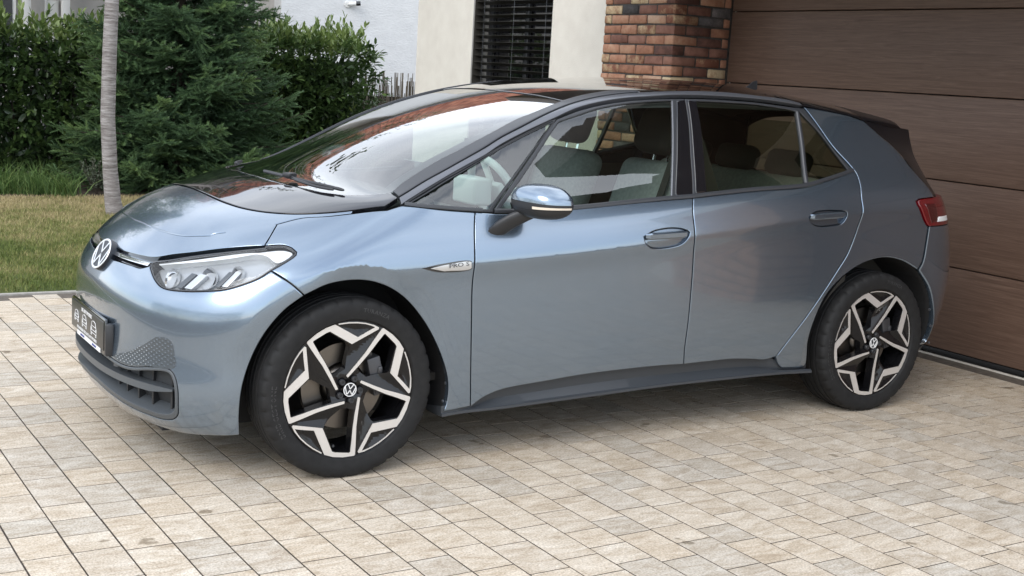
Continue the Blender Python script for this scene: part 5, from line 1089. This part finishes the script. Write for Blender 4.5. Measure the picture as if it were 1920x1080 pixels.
V, F, A = place(LEAF_V, LEAF_F, np.array(P), np.array(D), R.uniform(.07,.11,len(P)), R.rand(len(P))*.8+.1, R.rand(len(P))*3); o = link('leaves', mesh_np('leaves', V, F, True, A), foliage_mat('tree_leaf', [(0,(.03,.05,.015)),(1,(.09,.12,.04))], .5, .3), tree); o['kind'] = 'stuff'
# ------------------------------------------------------------------ weeds and a small bed shrub
R = np.random.RandomState(11); cl = np.stack([R.uniform(-1.2,1.12,70), R.uniform(8.42,9.3,70)], 1); kk = R.randint(0,70,4200); bx = cl[kk,0]+R.normal(0,.07,4200); by = cl[kk,1]+R.normal(0,.06,4200); n = len(bx)
base = np.stack([bx, by, np.zeros(n)], 1)
R_save = R; V, F, A = blades(n, (0,1), (0,1), (.12+.16*R.rand(70)**2)[kk], .0048, 1.5, base)
o = link('weeds', mesh_np('weeds', V, F, attr=A), foliage_mat('weed_blade', [(0,(.05,.10,.025)),(.6,(.11,.19,.05)),(1,(.20,.27,.09))], .6, .3)); tag(o, 'tall fresh green weeds growing along the lawn edge under the laurel hedge', 'weeds', kind='stuff')
sh = empty('sage_shrub', (1.36, 8.62, 0)); tag(sh, 'sparse grey green low shrub in the bed between the weeds and the trunk', 'shrub')
mb = MB(); P = []; D = []
for k in range(26):
    a = R.uniform(0,6.28); l = R.uniform(.2,.42); d = np.array([math.cos(a)*.55, math.sin(a)*.35, 1.]); d /= np.linalg.norm(d); mb.tube([(0,0,0), tuple(d*l)], [.005,.002], 4)
    for j in range(26): t = .25+.75*j/26; q = d*l*t; P.append(q); D.append(R.normal(0,.7,3)+d*.6)
mb.build('stems', BARKD, sh); V, F, A = place(LEAF_V, LEAF_F, np.array(P), np.array(D), R.uniform(.025,.04,len(P)), R.rand(len(P)), R.rand(len(P))*3); o = link('foliage', mesh_np('foliage', V, F, True, A), foliage_mat('sage_leaf', [(0,(.07,.09,.06)),(1,(.16,.19,.13))], .7, .2), sh); o['kind'] = 'stuff'
# ================================================================== house with the garage
CREAM = noisy(mat('cream_render', (.62,.58,.52), .9, spec=.2), [(.25,(.57,.53,.475)),(.75,(.65,.615,.555))], nscale=6, bump=.55, bdist=.004, bscale=190)
REVEAL = noisy(mat('grey_reveal', (.42,.41,.39), .9), [(.3,(.38,.37,.35)),(.7,(.44,.43,.41))], nscale=6, bump=.4, bdist=.003, bscale=190)
WOOD = mat('brown_woodgrain', (.1,.06,.04), .5, spec=.35)
t, N, L, b = nodes(WOOD); tc_ = N('ShaderNodeNewGeometry'); mp_ = N('ShaderNodeMapping'); mp_.inputs['Scale'].default_value = (3, 1.1, 34); L(tc_.outputs['Position'], mp_.inputs[0])
ri = N('ShaderNodeObjectInfo'); mm = N('ShaderNodeMath'); mm.operation = 'MULTIPLY'; mm.inputs[1].default_value = 23; L(ri.outputs['Random'], mm.inputs[0]); va = N('ShaderNodeVectorMath'); va.operation = 'ADD'; L(mp_.outputs[0], va.inputs[0]); cx_ = N('ShaderNodeCombineXYZ'); L(mm.outputs[0], cx_.inputs[1]); L(cx_.outputs[0], va.inputs[1])
n1 = N('ShaderNodeTexNoise'); n1.inputs['Scale'].default_value = 2.3; n1.inputs['Detail'].default_value = 8; n1.inputs['Roughness'].default_value = .7; n1.inputs['Distortion'].default_value = 1.2; L(va.outputs[0], n1.inputs[0])
r = N('ShaderNodeValToRGB'); e = r.color_ramp.elements; e.new(.5)
for k, (p, c) in enumerate([(.30,(.085,.050,.036)),(.52,(.125,.077,.056)),(.74,(.17,.11,.082))]): e[k].position = p; e[k].color = (*c, 1)
L(n1.outputs[0], r.inputs[0]); L(r.outputs[0], b.inputs['Base Color']); bn = N('ShaderNodeBump'); bn.inputs['Strength'].default_value = .25; bn.inputs['Distance'].default_value = .004; L(n1.outputs[0], bn.inputs['Height']); L(bn.outputs[0], b.inputs['Normal'])
house = empty('garage_house', (3.745, 2.94, 0)); tag(house, 'cream rendered house with brick pillar, dark blind and brown garage door behind the car', 'house')
HO = Vector(house.location)
def hb(c, d, mb=None): return (mb or MB()).box(tuple(Vector(c)-HO), d)
def wallbox(x0, x1, y0, y1, z0, z1, mb): return mb.box(((x0+x1)/2-HO.x, (y0+y1)/2-HO.y, (z0+z1)/2), (x1-x0, y1-y0, z1-z0))
WX = 3.765; wy0, wy1, wz0, wz1 = 3.70, 4.985, .92, 2.40
mb = MB()
wallbox(WX, WX+.3, 2.90, wy0, 0, 2.9, mb); wallbox(WX, WX+.3, wy1, 6.062, 0, 2.9, mb); wallbox(WX, WX+.3, wy0, wy1, 0, wz0, mb); wallbox(WX, WX+.3, wy0, wy1, wz1, 2.9, mb)
wallbox(WX+.3, 9.0, 5.76, 6.062, 0, 2.9, mb); wallbox(WX, WX+.3, -3.6, 2.9, 2.60, 2.9, mb); wallbox(WX, 9.0, -3.9, -3.6, 0, 2.9, mb)
mb.build('wall', CREAM, house)
e_ = .004
for y in (wy0, wy1):
    mb = MB(); wallbox(WX-.001, WX+.16, y-e_ if y == wy0 else y-.0005, y+.0005 if y == wy0 else y+e_, wz0, wz1, mb); mb.build('window_reveal', REVEAL, house)
wb = MB(); wallbox(WX+.16, WX+.19, wy0, wy1, wz0, wz0+.07, wb); wallbox(WX+.16, WX+.19, wy0, wy1, wz1-.07, wz1, wb); wallbox(WX+.16, WX+.19, wy0, wy0+.07, wz0+.07, wz1-.07, wb); wallbox(WX+.16, WX+.19, wy1-.07, wy1, wz0+.07, wz1-.07, wb); wallbox(WX+.16, WX+.19, 4.31, 4.37, wz0+.07, wz1-.07, wb)
win = wb.build('window', SATIN, house, bevel=.004)
mb = MB(); wallbox(WX+.195, WX+.20, wy0+.06, wy1-.06, wz0+.06, wz1-.06, mb); mb.build('window_pane', BLACK, win)
mb = MB(); wallbox(WX-.03, WX+.16, wy0, wy1, wz0-.03, wz0-.001, mb); mb.build('window_sill', SATIN, win)
BLIND = mat('bronze_blind', (.060,.056,.049), .38, .4)
v = []; n = 6
for i in range(n+1):
    a = -.055+.085*i/n; v += [(a+.0, -.0, -.006*math.sin(math.pi*i/n)*-1-.012*(i/n))]
sv = []; yl = (wy1-wy0)/2-.012
for q in (-yl, yl):
    for a, _, c in v: sv.append((a, q, c))
    for a, _, c in v: sv.append((a, q, c-.0022))
m2 = 2*(n+1); sf = [(i, i+1, m2+i+1, m2+i) for i in range(n)]+[(n+1+i, m2+n+1+i, m2+n+2+i, n+2+i) for i in range(n)]+[(0, m2, m2+n+1, n+1), (n, 2*n+1, m2+2*n+1, m2+n)]
slm = mesh('slat', sv, sf, True); slm.materials.append(BLIND); slm.set_sharp_from_angle(angle=.8)
z = wz0+.03; k = 0
while z < wz1-.02:
    o = link('slat', slm, None, win, (WX+.075-HO.x, (wy0+wy1)/2-HO.y, z)); o.rotation_euler = (0, math.radians(8), 0); z += .0585
mb = MB()
for y in (wy0+.14, (wy0+wy1)/2, wy1-.14): mb.tube([(WX+.028-HO.x, y-HO.y, wz0), (WX+.028-HO.x, y-HO.y, wz1)], .0016, 5)
mb.build('blind_cord', RAIL, win)
for y in (wy0+.006, wy1-.006): mb = MB(); wallbox(WX+.01, WX+.11, y-.004, y+.004, wz0, wz1, mb); mb.build('blind_rail', BLIND, win)
# brick pillars
MORT = noisy(mat('dark_mortar', (.06,.05,.045), .95), [(.3,(.045,.04,.036)),(.7,(.085,.075,.068))], nscale=40)
def brick_mat(name, st, rd=.5): return noisy(mat(name, (.3,.12,.07), .88, spec=.25), st, nscale=13, detail=8, rough=.72, coord='world', rnd=rd, bump=.5, bdist=.006, bscale=45)
BR = [brick_mat('brick_red', [(.20,(.22,.105,.068)),(.45,(.36,.175,.110)),(.62,(.43,.245,.160)),(.85,(.50,.35,.25))]), brick_mat('brick_brown', [(.25,(.10,.052,.042)),(.5,(.19,.090,.066)),(.8,(.29,.15,.11))]),
      brick_mat('brick_cream', [(.30,(.20,.085,.055)),(.44,(.36,.23,.14)),(.55,(.52,.40,.25)),(.8,(.60,.50,.34))]), brick_mat('brick_grey', [(.3,(.055,.050,.050)),(.55,(.13,.115,.115)),(.75,(.26,.22,.21))])]
BW = [.62,.15,.15,.08]
def brick_geo(x0, x1, y0, y1, z0, z1, R, j=.0028):
    c = np.array([(x0+x1)/2, (y0+y1)/2, (z0+z1)/2]); h = np.array([(x1-x0)/2, (y1-y0)/2, (z1-z0)/2]); v = []; bv = .006
    bm = bmesh.new(); bmesh.ops.create_cube(bm, size=1)
    for q in bm.verts: q.co = Vector(tuple(np.array(q.co)*2*h+R.uniform(-j, j, 3)))
    bmesh.ops.bevel(bm, geom=bm.edges[:], offset=bv*R.uniform(.6,1.3), segments=1, affect='EDGES', clamp_overlap=True)
    for q in bm.verts: q.co += Vector(tuple(R.uniform(-.0012,.0012,3)))
    me = bpy.data.meshes.new('brick'); bm.to_mesh(me); bm.free(); me.polygons.foreach_set('use_smooth', [True]*len(me.polygons)); me.set_sharp_from_angle(angle=math.radians(50)); return me, c
def pillar_rows(ya, yb, corner_low=True):
    """brick boxes of a pillar whose outer corner is at (3.745, ya) and inner faces are at y=yb and x=4.25"""
    out = []; PZ_ = .0715; z = -.0015; k = 0; J = .011; D = .055; s = 1 if yb > ya else -1
    while z < 2.60:
        z1 = min(z+PZ_-J, 2.6)
        if k % 2 == 0:
            cuts = [(0,.21),(.221,.428),(.439,.625),(.636,.848)]; fx = [(.105+J,.105+J+.215),(.105+2*J+.215,.508)]; corner = (.105,.21)
        else:
            cuts = [(0,.10),(.111,.318),(.329,.535),(.546,.752),(.763,.848)]; fx = [(.215+J,.43+J),(.43+2*J,.508)]; corner = (.215,.10)
        out.append((3.745, 3.745+corner[0], ya, ya+s*corner[1], z, z1))
        for a, b_ in cuts[1:]: out.append((3.745, 3.745+D, ya+s*a, ya+s*b_, z, z1))
        for a, b_ in fx: out.append((3.745+a, 3.745+b_, ya, ya+s*D, z, z1))
        z += PZ_; k += 1
    return out
def pillar(ya, yb, individual, seed):
    R = np.random.RandomState(seed); s = 1 if yb > ya else -1
    mb = MB(); y0, y1 = sorted((ya+s*.009, yb-s*.004)); wallbox(3.754, 4.30, y0, y1, -.05, 2.6, mb); core = mb.build('brick_pillar', MORT, house)
    bl = pillar_rows(ya, yb); bs = []
    for i, (x0, x1, a, c, z0, z1) in enumerate(bl):
        y0, y1 = sorted((a, c)); pr = R.uniform(-.004,.003); fr_ = x0 < 3.75; me, cc = brick_geo(x0+(pr if fr_ else 0), x1, y0+(R.uniform(-.003,.004) if not fr_ and s > 0 else 0), y1, z0+R.uniform(-.001,.001), z1+R.uniform(-.001,.001), R)
        me.materials.append(BR[R.choice(4, p=BW)])
        bs.append((me, cc))
    if individual:
        order = sorted(range(len(bs)), key=lambda i: -bs[i][1][2])[:298]
        for i in order: o = link('brick', bs[i][0], None, core, tuple(Vector(bs[i][1])-HO))
    else:
        bm = bmesh.new()
        for me, cc in bs:
            me.transform(Matrix.Translation(Vector(cc)-HO)); bm.from_mesh(me)
        me = bpy.data.meshes.new('bricks'); bm.to_mesh(me); bm.free(); me.polygons.foreach_set('use_smooth', [True]*len(me.polygons)); me.set_sharp_from_angle(angle=.8); o = link('brick', me, BR[0], core); o['kind'] = 'stuff'
pillar(2.10, 2.95, True, 5); pillar(-2.76, -3.6, False, 6)
# garage door of wide boards
mb = MB(); wallbox(4.292, 4.33, -2.75, 2.09, 0, 2.62, mb); gd = mb.build('garage_door', DARK, house)
for k in range(5):
    z0 = .034+k*.5035; mb = MB(); wallbox(4.251, 4.288, -2.745, 2.085, z0+.003, z0+.5005, mb); mb.build('panel', WOOD, gd, bevel=.005, seg=3)
mb = MB(); wallbox(4.255, 4.285, -2.745, 2.085, .002, .033, mb); mb.build('bottom_seal', mat('seal_rubber', (.012,.012,.013), .6), gd, bevel=.006)
# porch roof over the garage front
SOFF = noisy(mat('porch_soffit', (.06,.045,.035), .6), [(.3,(.05,.038,.03)),(.7,(.075,.056,.044))], scale=(1,8,1), nscale=5)
mb = MB(); wallbox(2.30, WX+.5, -2.72, 2.4, 2.625, 2.86, mb); mb.build('porch_roof', SOFF, house, bevel=.01)
mb = MB(); wallbox(WX+.01, 9.0, -3.9, 6.05, 2.905, 3.02, mb); mb.build('roof_slab', bpy.data.materials['grey_reveal'], house)
TILE = foliage_mat('roof_tile', [(0,(.15,.055,.036)),(.5,(.25,.095,.06)),(1,(.36,.16,.10))], .75, 0, .25)
def tile_roof(parent, x0, x1, y0, z0, y1, z1, org, tw=.24, tl=.34):
    """rows of overlapping tiles between the eave (y0, z0) and the ridge (y1, z1)"""
    R = np.random.RandomState(2); ln = math.hypot(y1-y0, z1-z0); nr = int(ln/tl); nc = int((x1-x0)/tw); dy, dz = (y1-y0)/ln, (z1-z0)/ln; V = []; F = []; A = []
    prof = [(0,0),(.25,.045),(.5,.055),(.75,.045),(1,0)]
    for r_ in range(nr):
        for c in range(nc):
            b_ = len(V); tone = R.rand()
            for (u, h) in ((0,.035),(1.08,.0)):
                for px, ph in prof: q = h+ph; V.append((x0+(c+px)*tw-org[0], y0+dy*(r_+u)*tl-dz*q-org[1], z0+dz*(r_+u)*tl+dy*q-org[2])); A.append(tone)
            for k in range(4): F.append((b_+k, b_+k+1, b_+6+k, b_+5+k))
    o = link('roof_tiles', mesh_np('roof_tiles', np.array(V), np.array(F), True, np.array(A)), TILE, parent); o['kind'] = 'stuff'
    return o
# ================================================================== white house behind the garden
STUC = noisy(mat('white_stucco', (.70,.72,.73), .9, spec=.2), [(.3,(.58,.585,.59)),(.7,(.66,.665,.67))], scale=(.6,.6,1.4), nscale=5, bump=.6, bdist=.012, bscale=32)
SIDE = noisy(mat('grey_shaded_render', (.46,.44,.42), .9), [(.3,(.42,.40,.38)),(.7,(.50,.485,.465))], nscale=4, bump=.4, bdist=.006, bscale=60)  # grey render; on the side wall the shade is put into the colour
wh = empty('white_house', (5.45, 14, 0)); tag(wh, 'white stuccoed house with red tiled roof beyond the hedges', 'house'); HO = Vector(wh.location)
mb = MB(); wallbox(5.45, 17, 14, 14.3, 0, 6.2, mb); mb.build('front_wall', STUC, wh)
wy0, wy1, wz0, wz1 = 15.05, 16.0, 1.86, 3.1
mb = MB(); X0_, X1_ = 5.456, 5.75; wallbox(X0_, X1_, 14.302, wy0, 0, 6.2, mb); wallbox(X0_, X1_, wy1, 19, 0, 6.2, mb); wallbox(X0_, X1_, wy0, wy1, 0, wz0, mb); wallbox(X0_, X1_, wy0, wy1, wz1, 6.2, mb); mb.build('side_wall', SIDE, wh)
mb = MB(); x = X0_+.14
for y0, y1, z0, z1 in ((wy0,wy1,wz0,wz0+.06),(wy0,wy1,wz1-.06,wz1),(wy0,wy0+.06,wz0+.06,wz1-.06),(wy1-.06,wy1,wz0+.06,wz1-.06),((wy0+wy1)/2-.04,(wy0+wy1)/2+.04,wz0+.06,wz1-.06)): wallbox(x, x+.05, y0, y1, z0, z1, mb)
PVC = mat('white_frame', (.72,.72,.71), .4); fw = mb.build('window', PVC, wh)
mb = MB(); wallbox(x+.02, x+.03, wy0, wy1, wz0, wz1, mb); mb.build('window_pane', mat('dark_pane', (.05,.055,.06), .08, spec=.8), fw)
mb = MB(); wallbox(X0_-.05, X0_+.14, wy0-.04, wy1+.04, wz0-.05, wz0-.002, mb); mb.build('window_sill', PVC, fw)
mb = MB(); wallbox(-8, 5.45, 19, 19.3, 0, 6.2, mb); mb.build('back_wall', SIDE, wh)
for x0 in (2.54, 3.20): mb = MB(); wallbox(x0, x0+.13, 18.72, 18.86, 0, 4.2, mb); mb.build('porch_post', PVC, wh, bevel=.006)
mb = MB(); wallbox(2.98, 3.18, 18.95, 18.998, 0, 2.3, mb); dr = mb.build('door', mat('pale_door', (.62,.62,.60), .4), wh, bevel=.004)
mb = MB(); wallbox(2.94, 2.975, 18.93, 18.998, 0, 2.35, mb); mb.build('door_frame', PVC, dr)
mb = MB(); wallbox(1.7, 2.46, 18.95, 18.998, .9, 2.5, mb); f2 = mb.build('window', PVC, wh); mb = MB(); wallbox(1.76, 2.40, 18.94, 18.949, .96, 2.44, mb); mb.build('window_pane', bpy.data.materials['dark_pane'], f2)
mb = MB(); wallbox(1.2, 17.5, 13.35, 13.5, 6.08, 6.22, mb); mb.build('gutter', RAIL, wh)
tile_roof(wh, 1.0, 17.4, 13.3, 6.2, 18.0, 11.0, HO)
mb = MB(); v = [(1.1,13.4,6.1),(17.3,13.4,6.1),(17.3,18.0,10.85),(1.1,18.0,10.85),(17.3,22.6,6.1),(1.1,22.6,6.1)]; mb.add([tuple(Vector(p)-HO) for p in v], [(0,1,2,3),(3,2,4,5),(0,3,5),(1,4,2),(0,5,4,1)]); mb.build('roof', bpy.data.materials['grey_shaded_render'], wh)
# surveillance camera on the stucco
sc_ = empty('security_camera', (6.56, 14, 2.43)); tag(sc_, 'small white bullet camera with black lens hood on the white stucco wall', 'camera')
MB().lathe([(0,-.02),(.05,-.02),(.055,-.012),(.055,0)], 24, 'y').build('mount', PVC, sc_, smooth=True); d = Vector((.42,-.8,.05)).normalized(); MB().tube([(0,-.015,0), tuple(d*.06)], .018, 10).build('bracket', PVC, sc_, smooth=True)
MB().tube([tuple(d*.05+Vector((-.02,0,.0))), tuple(d*.05+Vector((.09,-.05,.015)))], .036, 18).build('camera_body', PVC, sc_, smooth=True); MB().tube([tuple(d*.05+Vector((.088,-.049,.015))), tuple(d*.05+Vector((.15,-.08,.02)))], [.040,.036], 18).build('lens_hood', BLACK, sc_, smooth=True)
# ------------------------------------------------------------------ reed screen, picket fence
rf = empty('reed_screen', (6.7, 11.1, 0)); tag(rf, 'brown reed screen fence between the laurel hedge and the cream house corner', 'fence'); R = np.random.RandomState(4); RE = noisy(mat('reed', (.12,.1,.07), .85), [(.3,(.05,.042,.032)),(.6,(.12,.098,.07)),(.85,(.22,.19,.14))], scale=(1,1,.15), nscale=12, coord='world')
ms = []
for h in (1.14,1.24,1.31,1.36,1.42): q = MB().tube([(0,0,0),(R.uniform(-.01,.01),R.uniform(-.01,.01),h)], .0062, 5); me = mesh('reed', q.v, q.f, True); me.materials.append(RE); ms.append(me)
for k in range(245):
    o = link('reed', ms[R.randint(5)], None, rf, (-1.35+k*.011+R.normal(0,.002), R.normal(0,.012), 0)); o.rotation_euler = (R.normal(0,.012), R.normal(0,.015), R.rand()*6)
for z in (.3,.7,1.1): MB().tube([(-1.36,-.012,z),(1.36,-.012,z)], .003, 5).build('wire', RAIL, rf)
MB().box((0,.03,.56), (2.7,.012,1.05)).build('backing', mat('reed_shade', (.03,.026,.02), .9), rf)
pf = empty('picket_fence', (0, 10.85, 0)); tag(pf, 'low white picket fence glimpsed through the base of the left laurel hedge', 'fence'); q = MB().box((0,0,.45), (.035,.012,.84)); pm = mesh('picket', q.v, q.f); pm.materials.append(PVC)
for k in range(80): link('picket', pm, None, pf, (-2.4+k*.066, 0, 0))
for z in (.18,.75): MB().box((.2,.014,z), (5.4,.014,.05)).build('rail', PVC, pf)
# ------------------------------------------------------------------ what the paint mirrors from the street side
def far_hedge(label, x0, x1, y0, y1, h, n, seed):
    R = np.random.RandomState(seed); root = empty('street_hedge', ((x0+x1)/2, (y0+y1)/2, 0)); tag(root, label, 'hedge'); P = np.stack([R.uniform(x0,x1,n), R.uniform(y0,y1,n), h*(1-R.rand(n)**1.6*.98)*(1+.12*np.sin(np.linspace(0,40,n)))], 1)-np.array(root.location)
    V, F, A = place(LEAF_V, LEAF_F, P, R.normal(0,1,(n,3)), R.uniform(.2,.34,n), R.rand(n)*.6, R.rand(n)*6); o = link('foliage', mesh_np('foliage', V, F, True, A), LAUREL, root); o['kind'] = 'stuff'
far_hedge('tall dark hedge across the street, mirrored in the bumper', -15.2, -14.2, -16, 6, 3.2, 5200, 3)
